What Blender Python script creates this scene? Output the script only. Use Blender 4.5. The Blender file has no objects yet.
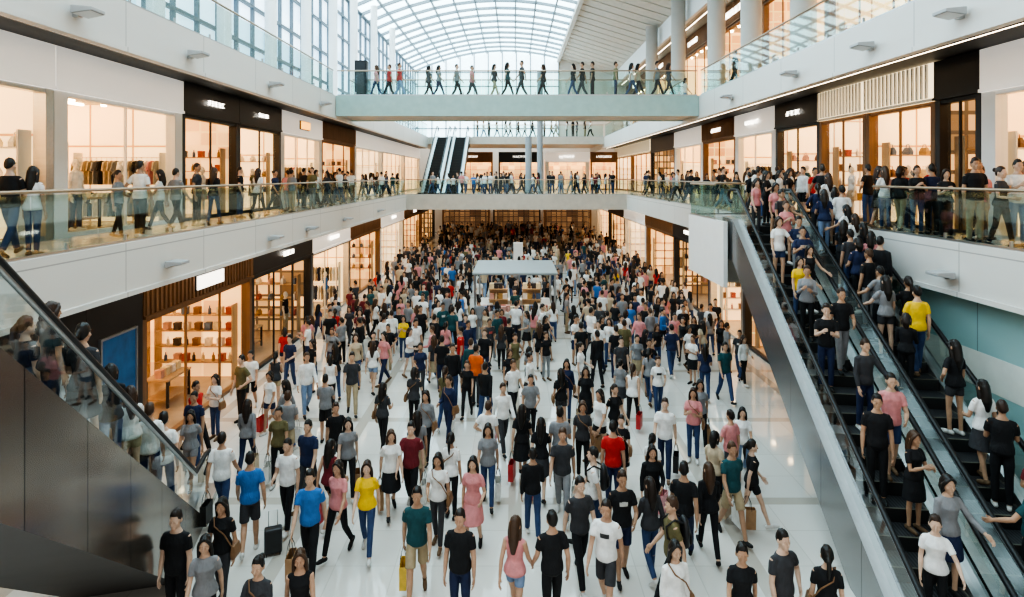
import bpy, bmesh, math, random
import numpy as np
from mathutils import Vector, Matrix
random.seed(11)
SC = bpy.context.scene
C = SC.collection
R = math.radians
sin, cos, pi = math.sin, math.cos, math.pi
V = Vector

# ------------------------------------------------------------------ materials
def newmat(name):
    m = bpy.data.materials.new(name); m.use_nodes = True
    nt = m.node_tree; b = nt.nodes['Principled BSDF']
    return m, nt, b
def mat(name, col, rough=.5, metal=0, emit=0, ecol=None, noise=.12, scale=3.0, stretch=None):
    m, nt, b = newmat(name)
    b.inputs['Roughness'].default_value = rough; b.inputs['Metallic'].default_value = metal
    tc = nt.nodes.new('ShaderNodeTexCoord'); n = nt.nodes.new('ShaderNodeTexNoise'); n.inputs['Scale'].default_value = scale
    src = tc.outputs['Object']
    if stretch:
        mp = nt.nodes.new('ShaderNodeMapping'); mp.inputs['Scale'].default_value = stretch
        nt.links.new(src, mp.inputs[0]); src = mp.outputs[0]
    nt.links.new(src, n.inputs['Vector'])
    mx = nt.nodes.new('ShaderNodeMixRGB'); mx.inputs[1].default_value = (*[c*(1-noise) for c in col], 1)
    mx.inputs[2].default_value = (*[min(1, c*(1+noise)) for c in col], 1)
    nt.links.new(n.outputs['Fac'], mx.inputs[0]); nt.links.new(mx.outputs[0], b.inputs['Base Color'])
    if emit:
        b.inputs['Emission Color'].default_value = (*(ecol or col), 1); b.inputs['Emission Strength'].default_value = emit
    return m
def objmat(name, rough, bump=0):
    m, nt, b = newmat(name)
    b.inputs['Roughness'].default_value = rough
    oi = nt.nodes.new('ShaderNodeObjectInfo'); tc = nt.nodes.new('ShaderNodeTexCoord'); n = nt.nodes.new('ShaderNodeTexNoise')
    n.inputs['Scale'].default_value = 9; nt.links.new(tc.outputs['Object'], n.inputs['Vector'])
    mr = nt.nodes.new('ShaderNodeMapRange'); mr.inputs[3].default_value = .7; mr.inputs[4].default_value = 1.3
    nt.links.new(n.outputs['Fac'], mr.inputs[0])
    mx = nt.nodes.new('ShaderNodeVectorMath'); mx.operation = 'SCALE'
    nt.links.new(oi.outputs['Color'], mx.inputs[0]); nt.links.new(mr.outputs[0], mx.inputs['Scale'])
    nt.links.new(mx.outputs[0], b.inputs['Base Color'])
    if bump:
        mp = nt.nodes.new('ShaderNodeMapping'); mp.inputs['Scale'].default_value = (1,1,.5); mp.inputs['Rotation'].default_value = (.3,.4,0)
        n2 = nt.nodes.new('ShaderNodeTexNoise'); n2.inputs['Scale'].default_value = 10; n2.inputs['Distortion'].default_value = .8
        nt.links.new(tc.outputs['Object'], mp.inputs[0]); nt.links.new(mp.outputs[0], n2.inputs['Vector'])
        bp = nt.nodes.new('ShaderNodeBump'); bp.inputs['Strength'].default_value = bump; bp.inputs['Distance'].default_value = .05
        nt.links.new(n2.outputs['Fac'], bp.inputs['Height']); nt.links.new(bp.outputs[0], b.inputs['Normal'])
    return m
def glassmat(name, tint, refl=.1):
    m = bpy.data.materials.new(name); m.use_nodes = True; nt = m.node_tree; nt.nodes.clear()
    o = nt.nodes.new('ShaderNodeOutputMaterial'); t = nt.nodes.new('ShaderNodeBsdfTransparent'); g = nt.nodes.new('ShaderNodeBsdfGlossy')
    g.inputs['Roughness'].default_value = .03; t.inputs[0].default_value = (*tint, 1)
    lw = nt.nodes.new('ShaderNodeLayerWeight'); lw.inputs[0].default_value = .25
    mr = nt.nodes.new('ShaderNodeMapRange'); mr.inputs[3].default_value = refl*.4; mr.inputs[4].default_value = min(1, refl*4)
    nt.links.new(lw.outputs['Fresnel'], mr.inputs[0])
    mx = nt.nodes.new('ShaderNodeMixShader'); nt.links.new(mr.outputs[0], mx.inputs[0])
    nt.links.new(t.outputs[0], mx.inputs[1]); nt.links.new(g.outputs[0], mx.inputs[2]); nt.links.new(mx.outputs[0], o.inputs[0])
    return m
def brickmat(name, c1, c2, mortar, bw, rh, ms, rough, emit=0, offset=0., plane='xy', big=None, metal=0):
    m, nt, b = newmat(name); b.inputs['Roughness'].default_value = rough; b.inputs['Metallic'].default_value = metal
    tc = nt.nodes.new('ShaderNodeTexCoord'); src = tc.outputs['Object']
    if plane != 'xy':
        sp = nt.nodes.new('ShaderNodeSeparateXYZ'); cb = nt.nodes.new('ShaderNodeCombineXYZ'); nt.links.new(src, sp.inputs[0])
        if plane == 'sz':
            ad = nt.nodes.new('ShaderNodeMath'); nt.links.new(sp.outputs[0], ad.inputs[0]); nt.links.new(sp.outputs[1], ad.inputs[1]); nt.links.new(ad.outputs[0], cb.inputs[0])
        else: nt.links.new(sp.outputs['XYZ'.index(plane[0].upper())], cb.inputs[0])
        nt.links.new(sp.outputs['XYZ'.index(plane[1].upper())], cb.inputs[1]); src = cb.outputs[0]
    def br(a, c, mo, w, h, s):
        k = nt.nodes.new('ShaderNodeTexBrick'); k.offset = offset; nt.links.new(src, k.inputs['Vector'])
        k.inputs['Color1'].default_value = (*a, 1); k.inputs['Color2'].default_value = (*c, 1); k.inputs['Mortar'].default_value = (*mo, 1)
        k.inputs['Scale'].default_value = 1; k.inputs['Brick Width'].default_value = w; k.inputs['Row Height'].default_value = h
        k.inputs['Mortar Size'].default_value = s; k.inputs['Mortar Smooth'].default_value = 0
        return k
    k = br(c1, c2, mortar, bw, rh, ms); out = k.outputs['Color']
    if big:
        k2 = br((1, 1, 1), (1, 1, 1), (0, 0, 0), big, big, .13)
        mx = nt.nodes.new('ShaderNodeMixRGB'); mx.inputs[1].default_value = (.47, .42, .36, 1)
        nt.links.new(k2.outputs['Color'], mx.inputs[0]); nt.links.new(out, mx.inputs[2]); out = mx.outputs[0]
    nt.links.new(out, b.inputs['Base Color'])
    if emit:
        nt.links.new(out, b.inputs['Emission Color']); b.inputs['Emission Strength'].default_value = emit
    return m
def vcolmat(name):
    m, nt, b = newmat(name); b.inputs['Roughness'].default_value = .8
    a = nt.nodes.new('ShaderNodeAttribute'); a.attribute_name = 'Col'; nt.links.new(a.outputs['Color'], b.inputs['Base Color'])
    return m
M = {}
M['floor'] = brickmat('polished_tile', (.66, .63, .58), (.6, .57, .52), (.52, .49, .44), 1.0, 1.0, .008, .06, big=4.0)
M['gfloor'] = brickmat('gallery_tile', (.55, .52, .47), (.5, .47, .43), (.36, .34, .31), .8, .8, .01, .18)
M['fascia'] = brickmat('cream_cladding', (.69, .67, .63), (.66, .64, .6), (.4, .38, .36), 3.0, 5.0, .012, .45, plane='yz')
M['beam'] = mat('beige_cladding', (.54, .5, .44), .5)
M['paleteal'] = mat('grey_green_glass_cladding', (.36, .49, .46), .2)
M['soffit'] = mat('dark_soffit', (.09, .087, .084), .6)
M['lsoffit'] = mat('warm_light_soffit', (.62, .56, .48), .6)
M['dark'] = mat('charcoal_metal', (.025, .025, .027), .4)
M['black'] = mat('black_rubber', (.012, .012, .013), .45)
M['white'] = mat('white_paint', (.8, .79, .77), .4, noise=.04)
M['headwhite'] = mat('white_header_painted_glow', (.85, .84, .82), .4, emit=.28, ecol=(1, .96, .9), noise=.03)  # emission put into the paint so unlit headers read white
M['offwhite'] = mat('offwhite_paint', (.68, .65, .6), .5, noise=.05)
M['greycol'] = mat('grey_column_paint', (.22, .23, .24), .5, noise=.05)
M['beigecol'] = mat('beige_grey_column_paint', (.52, .49, .45), .5, noise=.05)
M['wood'] = mat('brown_wood', (.22, .115, .055), .5, noise=.3, stretch=(1, 1, .1), scale=12)
M['palewood'] = mat('pale_wood', (.5, .34, .2), .5, noise=.2, stretch=(1, 1, .1), scale=12)
M['steel'] = mat('brushed_steel', (.5, .5, .5), .28, metal=.9, stretch=(1, .1, 1), scale=20)
M['sidesteel'] = brickmat('brushed_grey_metal_panel', (.34, .34, .34), (.29, .29, .295), (.1, .1, .1), 1.6, 9, .012, .22, plane='yz', metal=.85)
M['lampgrey'] = mat('grey_lamp_housing', (.4, .4, .4), .4)
M['bronze'] = brickmat('brown_grey_metal_panel', (.3, .255, .215), (.24, .2, .17), (.07, .06, .05), 1.25, 9, .012, .2, plane='yz', metal=.8)
M['rail'] = mat('bronze_handrail', (.42, .33, .24), .3, metal=.6)
M['glass'] = glassmat('rail_glass', (.85, .94, .92), .08)
M['pane'] = glassmat('shop_glass', (.97, .98, .97), .05)
M['canopy'] = mat('grey_canopy', (.3, .32, .32), .3)
M['steps'] = brickmat('grooved_step', (.06, .06, .065), (.05, .05, .055), (.02, .02, .02), .05, 3, .012, .5)
M['edge'] = mat('step_edge', (.15, .14, .11), .5)
M['teal'] = brickmat('aqua_wall_panel', (.32, .49, .48), (.35, .52, .51), (.18, .26, .26), 2.4, 9, .012, .12, plane='yz')
M['tealpale'] = mat('pale_wall_band', (.74, .75, .69), .2)
M['roofglass'] = brickmat('roof_glass_painted_daylight', (.52, .71, .79), (.64, .8, .86), (.6, .75, .8), 2.0, 2.0, .01, .3, emit=4.5)  # panes emit by themselves; daylight is put into the glass
M['winglass'] = brickmat('window_glass_painted_daylight', (.75, .88, .97), (.34, .52, .66), (.9, .95, 1), 2.1, 1.4, .0, .2, emit=2.3, plane='yz')  # sky glow painted into the panes, pale and blue-grey
M['endglass'] = mat('end_glass_painted_daylight', (.75, .9, .97), .3, emit=2.0, ecol=(.75, .9, .97))  # end glazing emits in place of daylight from outside
M['mullion'] = mat('grey_mullion', (.16, .2, .23), .5)
M['rib'] = mat('grey_roof_steel', (.26, .31, .34), .5)
M['warmA'] = brickmat('self_glowing_niche_wall', (1, .66, .31), (.5, .27, .11), (.85, .52, .23), .62, .5, .03, .6, emit=1.2, plane='sz')  # shop lighting put into the wall colour as emission
M['warmB'] = brickmat('self_glowing_cream_panel_wall', (1, .75, .43), (1, .65, .34), (.5, .28, .12), 1.3, 2.3, .03, .6, emit=1.1, plane='sz')  # panels glow by themselves in place of lamp light
M['warmC'] = brickmat('dark_wall_with_painted_niche_glow', (1, .6, .26), (.12, .06, .025), (.1, .06, .03), .5, .5, .05, .6, emit=1.2, plane='sz')  # niche brightness is emission in the pattern, without lamps
M['warmD'] = brickmat('self_glowing_pale_stone_wall', (1, .8, .52), (.85, .6, .35), (.5, .33, .18), .9, 1.1, .03, .5, emit=1.05, plane='sz')  # warm shop light painted into the stone as emission
M['dim'] = brickmat('dim_self_glowing_far_wall', (.5, .3, .15), (.16, .09, .05), (.1, .06, .04), .6, .6, .05, .6, emit=.45, plane='sz')  # weak emission in the colour stands in for distant shop light
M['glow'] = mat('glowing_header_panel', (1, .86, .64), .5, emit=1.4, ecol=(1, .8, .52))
M['shopfloor'] = mat('shop_floor', (.45, .34, .24), .2)
M['lamp'] = mat('warm_lamp', (1, .85, .62), .4, emit=17, ecol=(1, .74, .43))
M['strip'] = mat('added_warm_white_strip', (1, .9, .75), .4, emit=7, ecol=(1, .82, .6))  # emitter for the added ceiling strips
M['signlit'] = mat('lit_sign_face', (1, .97, .9), .4, emit=2.2, ecol=(1, .95, .86))
M['signorange'] = mat('orange_sign_face', (1, .5, .1), .4, emit=2, ecol=(1, .45, .08))
M['skinO'] = objmat('skin', .55); M['cloth'] = objmat('cloth', .85, .45); M['hairO'] = objmat('hair', .45, .4); M['goods'] = objmat('goods', .4)
M['eye'] = mat('eye_white', (.7, .68, .65), .3); M['pupil'] = mat('dark_iris', (.01, .008, .006), .3); M['lip'] = mat('lip', (.28, .08, .07), .5)
M['vcol'] = vcolmat('crowd_colours')
M['poster'] = mat('blue_poster', (.02, .07, .14), .3, emit=.3, ecol=(.02, .1, .24), noise=.95, scale=3.5)

# ------------------------------------------------------------------ mesh builder
def ering(cx, cy, z, rx, ry, n=18):
    return [(cx+rx*cos(2*pi*i/n), cy+ry*sin(2*pi*i/n), z) for i in range(n)]
class MB:
    def __init__(s): s.v = []; s.f = []; s.m = []
    def add(s, vs, fs, m=0):
        o = len(s.v); s.v += [tuple(v) for v in vs]; s.f += [tuple(i+o for i in f) for f in fs]; s.m += [m]*len(fs); return s
    def box(s, x0, x1, y0, y1, z0, z1, m=0):
        if x0 > x1: x0, x1 = x1, x0
        return s.add([(x0,y0,z0),(x1,y0,z0),(x1,y1,z0),(x0,y1,z0),(x0,y0,z1),(x1,y0,z1),(x1,y1,z1),(x0,y1,z1)],
                     [(3,2,1,0),(4,5,6,7),(0,1,5,4),(1,2,6,5),(2,3,7,6),(3,0,4,7)], m)
    def quad(s, a, b, c, d, m=0): return s.add([a,b,c,d], [(0,1,2,3)], m)
    def bar(s, p, q, w, h, m=0):
        p = V(p); q = V(q); t = (q-p).normalized(); up = V((0,0,1)) if abs(t.z) < .95 else V((0,1,0))
        sd = t.cross(up).normalized()*w/2; up = sd.normalized().cross(t).normalized()*h/2
        vs = [p-sd-up,p+sd-up,p+sd+up,p-sd+up,q-sd-up,q+sd-up,q+sd+up,q-sd+up]
        return s.add(vs, [(0,1,2,3),(7,6,5,4),(0,4,5,1),(1,5,6,2),(2,6,7,3),(3,7,4,0)], m)
    def loft(s, rings, m=0):
        n = len(rings[0]); vs = [p for r in rings for p in r]; fs = []
        for k in range(len(rings)-1):
            for i in range(n):
                j = (i+1) % n; fs.append((k*n+i, k*n+j, (k+1)*n+j, (k+1)*n+i))
        fs.append(tuple(reversed(range(n)))); fs.append(tuple((len(rings)-1)*n+i for i in range(n)))
        return s.add(vs, fs, m)
    def tube(s, pts, rad, n=10, m=0, rnd=True):
        pts = [V(p) for p in pts]
        if not isinstance(rad, (list, tuple)): rad = [rad]*len(pts)
        tg = []
        for i in range(len(pts)):
            a = pts[max(0, i-1)]; b = pts[min(len(pts)-1, i+1)]; tg.append((b-a).normalized())
        P = []
        if rnd:
            for a in (75, 40): P.append((pts[0]-tg[0]*rad[0]*sin(R(a)), rad[0]*cos(R(a)), tg[0]))
        for p, r, t in zip(pts, rad, tg): P.append((p, r, t))
        if rnd:
            for a in (40, 75): P.append((pts[-1]+tg[-1]*rad[-1]*sin(R(a)), rad[-1]*cos(R(a)), tg[-1]))
        ref = V((1,0,0)) if abs(tg[0].x) < .8 else V((0,1,0)); rings = []
        for p, r, t in P:
            u = (ref - t*ref.dot(t)).normalized(); w = t.cross(u); ref = u
            rings.append([tuple(p+u*r*cos(2*pi*i/n)+w*r*sin(2*pi*i/n)) for i in range(n)])
        return s.loft(rings, m)
    def ell(s, c, r, m=0, nu=14, nv=9):
        rings = []
        for k in range(nv+1):
            a = -pi/2 + pi*(k+.35)/(nv+.7)
            rings.append(ering(c[0], c[1], c[2]+r[2]*sin(a), r[0]*cos(a), r[1]*cos(a), nu))
        return s.loft(rings, m)
    def mesh(s, name):
        me = bpy.data.meshes.new(name); me.from_pydata(s.v, [], s.f)
        if any(s.m): me.polygons.foreach_set('material_index', s.m)
        me.update(); return me
    def build(s, name, mats, parent=None, smooth=False, bev=0):
        me = s.mesh(name)
        if not isinstance(mats, (list, tuple)): mats = [mats]
        for m in mats: me.materials.append(m)
        if smooth: me.polygons.foreach_set('use_smooth', [True]*len(me.polygons))
        o = link(name, me, parent)
        if bev:
            b = o.modifiers.new('bevel', 'BEVEL'); b.width = bev; b.segments = 2; b.limit_method = 'ANGLE'
        return o
def link(name, me, parent=None, loc=None, color=None):
    o = bpy.data.objects.new(name, me); C.objects.link(o)
    if parent: o.parent = parent
    if loc is not None: o.location = loc
    if color: o.color = (*color, 1)
    return o
def tag(o, label, cat, group=None):
    o['label'] = label; o['category'] = cat
    if group: o['group'] = group
    return o
def thing(name, label, cat, loc=(0,0,0), rot=0, group=None):
    o = bpy.data.objects.new(name, None); C.objects.link(o); o.location = loc; o.rotation_euler = (0,0,rot); o.empty_display_size = .2
    return tag(o, label, cat, group)
def struct(name, mb, mats, parent=None, smooth=False):
    o = mb.build(name, mats, parent, smooth)
    if not parent: o['kind'] = 'structure'
    return o
ORD = ['first','second','third','fourth','fifth','sixth','seventh','eighth','ninth','tenth','eleventh','twelfth','thirteenth','fourteenth','fifteenth','sixteenth','seventeenth','eighteenth','nineteenth','twentieth']

# ------------------------------------------------------------------ people
CAM = (0, 0, 6.5); F = 600.; SL = .92
DIM = dict(m=dict(H=1.73, sh=.178, shz=1.43, hp=.09, hpz=.93, th=.445, sn=.42, ua=.29, fa=.25),
           f=dict(H=1.62, sh=.152, shz=1.34, hp=.084, hpz=.875, th=.42, sn=.395, ua=.27, fa=.23))
SEC = dict(m=[(-.2,.085,.07,0),(-.05,.155,.112,.01),(.1,.155,.112,.005),(.3,.146,.102,0),(.55,.16,.108,0),(.76,.17,.112,0),(.9,.145,.095,.005),(1.0,.1,.074,.01),(1.12,.056,.056,.01)],
           f=[(-.2,.085,.075,0),(-.04,.16,.118,.014),(.08,.15,.112,.01),(.34,.112,.086,0),(.55,.126,.098,-.003),(.72,.136,.118,-.014),(.87,.12,.088,0),(1.0,.08,.062,.008),(1.12,.046,.046,.01)])
POSES = dict(
 walk=dict(lh=24,lk=5,rh=-13,rk=22,la=-22,le=14,ra=20,re=22),
 walkb=dict(rh=24,rk=5,lh=-13,lk=22,ra=-22,re=14,la=20,le=22),
 stroll=dict(lh=14,lk=4,rh=-8,rk=12,la=-8,le=20,ra=10,re=75,ri=.35),
 strollb=dict(rh=12,rk=4,lh=-7,lk=12,ra=-6,re=16,la=14,le=62,li=.5,lb=12),
 stand=dict(lh=2,lk=2,rh=-3,rk=0,la=2,le=10,ra=-2,re=14),
 hip=dict(lh=6,lk=10,rh=-3,rk=0,la=-18,le=72,lb=32,li=.75,ra=4,re=18),
 step=dict(lh=-6,lk=38,rh=8,rk=2,la=16,le=24,ra=-14,re=30,rb=12),
 phone=dict(lh=3,lk=6,rh=-2,rk=0,la=18,le=95,li=.5,ra=22,re=100,ri=.45),
 bag=dict(lh=-10,lk=16,rh=16,rk=5,la=-4,le=85,lb=14,li=.1,ra=-6,re=10),
 rail=dict(lh=6,lk=10,rh=-4,rk=0,la=30,le=38,lb=26,ra=4,re=20))
def skel(sex, P):
    d = DIM[sex]; J = {}
    for s, k in ((1,'l'),(-1,'r')):
        hip = V((s*d['hp'],0,d['hpz'])); a = R(P[k+'h']); b = a-R(P[k+'k'])
        kn = hip+V((s*.01,-sin(a),-cos(a)))*d['th']; an = kn+V((s*.005,-sin(b),-cos(b)))*d['sn']
        f = b*.75; Fw = V((s*.12,-cos(f),sin(f))).normalized(); D = V((0,-sin(f),-cos(f)))
        J[k+'hip']=hip; J[k+'kn']=kn; J[k+'an']=an; J[k+'he']=an+D*.035-Fw*.05; J[k+'ba']=an+D*.042+Fw*.1; J[k+'to']=an+D*.045+Fw*.165
        sh = V((s*d['sh'],.005,d['shz']-.06)); a = R(P[k+'a']); bb = R(P.get(k+'b',8)); e = R(P[k+'e'])
        el = sh+V((s*sin(bb),-sin(a)*cos(bb),-cos(a)*cos(bb)))*d['ua']; a2 = a+e
        dr = V((s*(sin(bb)*.4-P.get(k+'i',0)),-sin(a2),-cos(a2))).normalized()
        J[k+'sh']=sh; J[k+'el']=el; J[k+'wr']=el+dr*d['fa']; J[k+'dr']=dr
    mz = min(J[k+q].z for k in 'lr' for q in ('he','ba','to'))-.03
    for q in J:
        if not q.endswith('dr'): J[q] = J[q]-V((0,0,mz))
    J['dz'] = -mz
    return J
def torso(mb, sex, dz, ta, tb, inf, flare=0):
    S = SEC[sex]; T = [q[0] for q in S]; d = DIM[sex]
    ts = [ta]+[t for t in T if ta < t < tb]+[tb]; rings = []
    for t in ts:
        i = inf+(flare if t < .15 else 0)
        rx, ry, yo = (float(np.interp(t, T, [q[k] for q in S])) for k in (1,2,3))
        rings.append(ering(0, yo, d['hpz']+dz+(d['shz']-d['hpz'])*t, rx+i, ry+i))
    mb.loft(rings)
def lerp(a, b, t): return a+(b-a)*t
def remesh(mb, vox, it=2, dec=None):
    ob = link('tmp', mb.mesh('tmp'))
    m = ob.modifiers.new('r', 'REMESH'); m.mode = 'VOXEL'; m.voxel_size = vox; m.use_smooth_shade = True
    s = ob.modifiers.new('s', 'SMOOTH'); s.factor = .5; s.iterations = it
    if dec:
        q = ob.modifiers.new('d', 'DECIMATE'); q.ratio = dec
    dg = bpy.context.evaluated_depsgraph_get(); dg.update()
    out = bpy.data.meshes.new_from_object(ob.evaluated_get(dg)); old = ob.data
    bpy.data.objects.remove(ob); bpy.data.meshes.remove(old)
    out.polygons.foreach_set('use_smooth', [True]*len(out.polygons))
    return out
def join_mb(me, mb, mats):
    bm = bmesh.new(); bm.from_mesh(me); vs = [bm.verts.new(v) for v in mb.v]
    for f, mi in zip(mb.f, mb.m):
        fc = bm.faces.new([vs[i] for i in f]); fc.material_index = mi; fc.smooth = True
    bm.to_mesh(me); bm.free(); me.materials.clear()
    for m in mats: me.materials.append(m)
    return me
def setm(me, m): me.materials.clear(); me.materials.append(m); return me
def print_patch(me, z0, z1, xw):
    bm = bmesh.new(); bm.from_mesh(me); bm.normal_update()
    for f in list(bm.faces):
        c = f.calc_center_median()
        if not (abs(c.x) < xw and z0 < c.z < z1 and f.normal.y < -.3): bm.faces.remove(f)
    for v in list(bm.verts):
        if not v.link_faces: bm.verts.remove(v)
    for v in bm.verts: v.co.y -= .003
    out = bpy.data.meshes.new('shirt_print'); bm.to_mesh(out); bm.free(); return setm(out, M['cloth'])
def hair_mb(sex, style):
    H = DIM[sex]['H']; mb = MB(); c = H-.118
    e = MB(); e.ell((0,.008,c+.012), (.0865,.103,.122), 0, 32, 24)
    out = []
    for x,y,z in e.v:
        zl = c+.078-.012*abs(x)/.08 if y < -.05 else c+.066-.15*max(0,(y+.05)/.15)
        if sex == 'm' and y > -.04: zl += .012
        if abs(x) > .055 and -.055 < y < -.005: zl -= .035
        if z < zl:
            k = min(1,(zl-z)/.05); z = zl-.004*k; x *= 1-.16*k; y = y*(1-.16*k)
        else:
            w = .006*sin(x*120+y*40)+.004*sin(y*150+z*60); x += w*.5; z += w*.6+((.018 if style == 'quiff' else .008) if z > c+.09 else 0); y -= (.016 if style == 'quiff' else .006) if (y < -.03 and z > c+.08) else 0
        out.append((x,y,z))
    mb.add(out, e.f)
    if style == 'long':
        mb.tube([(0,.045,c+.03),(0,.07,c-.08),(0,.085,c-.2),(0,.095,c-.33)], [.078,.08,.082,.045], 14)
        for s in (-1,1): mb.tube([(s*.02,-.075,c+.098),(s*.06,-.062,c+.06),(s*.083,-.02,c),(s*.09,.015,c-.1),(s*.085,.02,c-.2),(s*.075,.03,c-.28)], [.018,.024,.026,.028,.028,.012], 8)
    if style == 'bob':
        mb.tube([(0,.045,c+.03),(0,.06,c-.06),(0,.06,c-.13)], [.08,.085,.06], 14)
        for s in (-1,1): mb.tube([(s*.02,-.075,c+.098),(s*.062,-.06,c+.06),(s*.085,-.015,c),(s*.088,.015,c-.1)], [.018,.024,.028,.016], 8)
    if style == 'bun': mb.ell((0,.125,c+.06), (.045,.042,.045))
    if style == 'ponytail': mb.tube([(0,.1,c+.05),(0,.145,c-.0),(0,.15,c-.12),(0,.135,c-.24)], [.025,.034,.032,.012], 8)
    return mb
HAIR = {}
for sx in 'mf':
    for st in (('short','quiff') if sx == 'm' else ('bob','long','bun','ponytail')):
        hm = hair_mb(sx, st); me = remesh(hm, .008, 1) if sx == 'f' else hm.mesh('hair')
        me.polygons.foreach_set('use_smooth', [True]*len(me.polygons)); HAIR[sx,st] = setm(me, M['hairO'])
BODY = {}
def make_variant(sex, pose):
    d = DIM[sex]; J = skel(sex, POSES[pose]); dz = J['dz']; k_ = 1 if sex == 'm' else .86; out = dict(J=J, dz=dz)
    H = d['H']+dz; c = H-.118
    b = MB(); torso(b, sex, dz, -.2, 1.12, 0)
    b.tube([(0,.015,d['shz']+dz-.03),(0,.01,H-.2),(0,.005,H-.14)], [.062*k_,.052*k_,.055*k_])
    b.ell((0,.004,c+.012), (.079,.094,.106), 0, 20, 14); b.ell((0,-.03,c-.05), (.062 if sex == 'm' else .056,.062,.062), 0, 16, 10)
    b.tube([(0,-.084,c+.012),(0,-.1,c-.014),(0,-.112,c-.032)], [.009,.0125,.016], 8); b.ell((0,-.076,c-.094), (.028,.02,.02))
    for s in (-1,1):
        b.ell((s*.082,.01,c-.01), (.012,.02,.032)); b.ell((s*.045,-.062,c-.03), (.024,.022,.022))
    ex = MB()
    for s, k in ((1,'l'),(-1,'r')):
        hip,kn,an = J[k+'hip'],J[k+'kn'],J[k+'an']
        b.tube([hip,lerp(hip,kn,.25),lerp(hip,kn,.5),kn,lerp(kn,an,.3)+V((0,.008,0)),lerp(kn,an,.7),an], [.068,.074,.07*k_+.006,.055*k_,.056*k_,.042*k_,.036])
        b.tube([J[k+'he'],J[k+'ba'],J[k+'to']], [.034,.036,.028], 8); b.tube([an,lerp(J[k+'he'],J[k+'ba'],.4)], [.036,.036], 8)
        sh,el,wr,dr = J[k+'sh'],J[k+'el'],J[k+'wr'],J[k+'dr']
        b.tube([lerp(sh,V((0,0,sh.z)),.4),sh,lerp(sh,el,.5),el,lerp(el,wr,.35),wr], [q*k_ for q in (.048,.05,.046,.04,.041,.028)])
        md = V((-s,0,0)); md = (md-dr*md.dot(dr)).normalized(); w = dr.cross(md)
        if w.dot(V((0,-1,.3))) < 0: w = -w
        for q in (-1,0,1): b.tube([wr,wr+dr*.045+w*q*.018,wr+dr*.088+w*q*.022], [.022,.019,.016], 8)
        for i in range(4):
            r0 = wr+dr*.085+w*(1.5-i)*.019; L = (.034,.039,.036,.028)[i]
            ex.tube([r0,r0+dr*L+md*.004,r0+dr*L*1.75+md*.016,r0+dr*L*2.2+md*.034], [.0095,.009,.0085,.007], 6)
        t0 = wr+dr*.03+w*.026; ex.tube([t0,t0+dr*.028+w*.022+md*.006,t0+dr*.058+w*.026+md*.014], [.012,.0105,.008], 6)
        J[k+'hand'] = wr+dr*.11
        ex.ell((s*.032,-.086,c+.003), (.0165,.01,.0105), 1, 10, 6); ex.ell((s*.032,-.092,c+.003), (.0105,.007,.011), 2, 8, 5)
        ex.tube([(s*.014,-.098,c+.027),(s*.032,-.095,c+.033),(s*.052,-.081,c+.027)], [.006,.007,.004], 6, 2)
    ex.tube([(-.027,-.086,c-.064),(-.01,-.0945,c-.061),(.01,-.0945,c-.061),(.027,-.086,c-.064)], [.004,.0085,.0085,.004], 6, 3)
    body = remesh(b, .0095, 2)
    out['body'] = join_mb(body, ex, [M['skinO'],M['eye'],M['pupil'],M['lip']])
    out['lowbody'] = b
    def top(sl, tb=1.01):
        t = MB(); torso(t, sex, dz, -.12, tb, .012, .014)
        for k in 'lr':
            sh,el,wr = J[k+'sh'],J[k+'el'],J[k+'wr']
            inn = lerp(sh,V((0,0,sh.z)),.45)+V((0,0,.02))
            if sl == 0: t.tube([inn,lerp(inn,sh,.75)], [.05*k_,.05*k_], 10)
            if sl == 1: t.tube([inn,lerp(inn,sh,.8),lerp(sh,el,.12),lerp(sh,el,.35),lerp(sh,el,.6)], [.052*k_,.058*k_,.06*k_,.06*k_,.062*k_], 12, rnd=False)
            if sl == 2: t.tube([inn,sh,lerp(sh,el,.5),el,lerp(el,wr,.5),lerp(el,wr,.93)], [q*k_ for q in (.052,.058,.056,.052,.049,.04)], 12, rnd=False)
        return t
    out['t-shirt_mb'] = top(1)
    out['t-shirt'] = remesh(top(1), .0135, 2)
    out['shirt'] = remesh(top(2), .0135, 2)
    zc_ = d['shz']+dz-.16; out['print'] = print_patch(out['t-shirt'], zc_-.045, zc_+.03, .07)
    if sex == 'f': out['tank top'] = remesh(top(0, .96), .0135, 2)
    def legs(frac):
        p = MB(); torso(p, sex, dz, -.2, .14, .008)
        for k in 'lr':
            hip,kn,an = J[k+'hip'],J[k+'kn'],J[k+'an']
            if frac > 1: p.tube([hip,lerp(hip,kn,.25),lerp(hip,kn,.5),kn,lerp(kn,an,.35),lerp(kn,an,.7),lerp(kn,an,.95)], [.072,.082,.078*k_+.006,.066*k_,.065*k_,.057*k_,.055*k_], 12, rnd=False)
            else: p.tube([hip,lerp(hip,kn,.25),lerp(hip,kn,.5),lerp(hip,kn,frac)], [.074,.084,.084*k_+.006,.084*k_+.006], 12, rnd=False)
        return p
    out['trousers_mb'] = legs(2)
    out['trousers'] = remesh(legs(2), .0145, 2); out['shorts'] = remesh(legs(.85 if sex == 'm' else .5), .0145, 2)
    if sex == 'f':
        sk = MB(); zt = d['hpz']+dz; st = max(abs(J['lkn'].y), abs(J['rkn'].y))
        sk.loft([ering(0,.008,zt+.08,.15,.112,24),ering(0,.012,zt-.03,.172,.132,24),ering(0,0,zt-.2,.195,.15+st*.35,24),ering(0,0,zt-.36,.21,.15+st*.75,24)])
        out['skirt'] = remesh(sk, .0145, 2)
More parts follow.
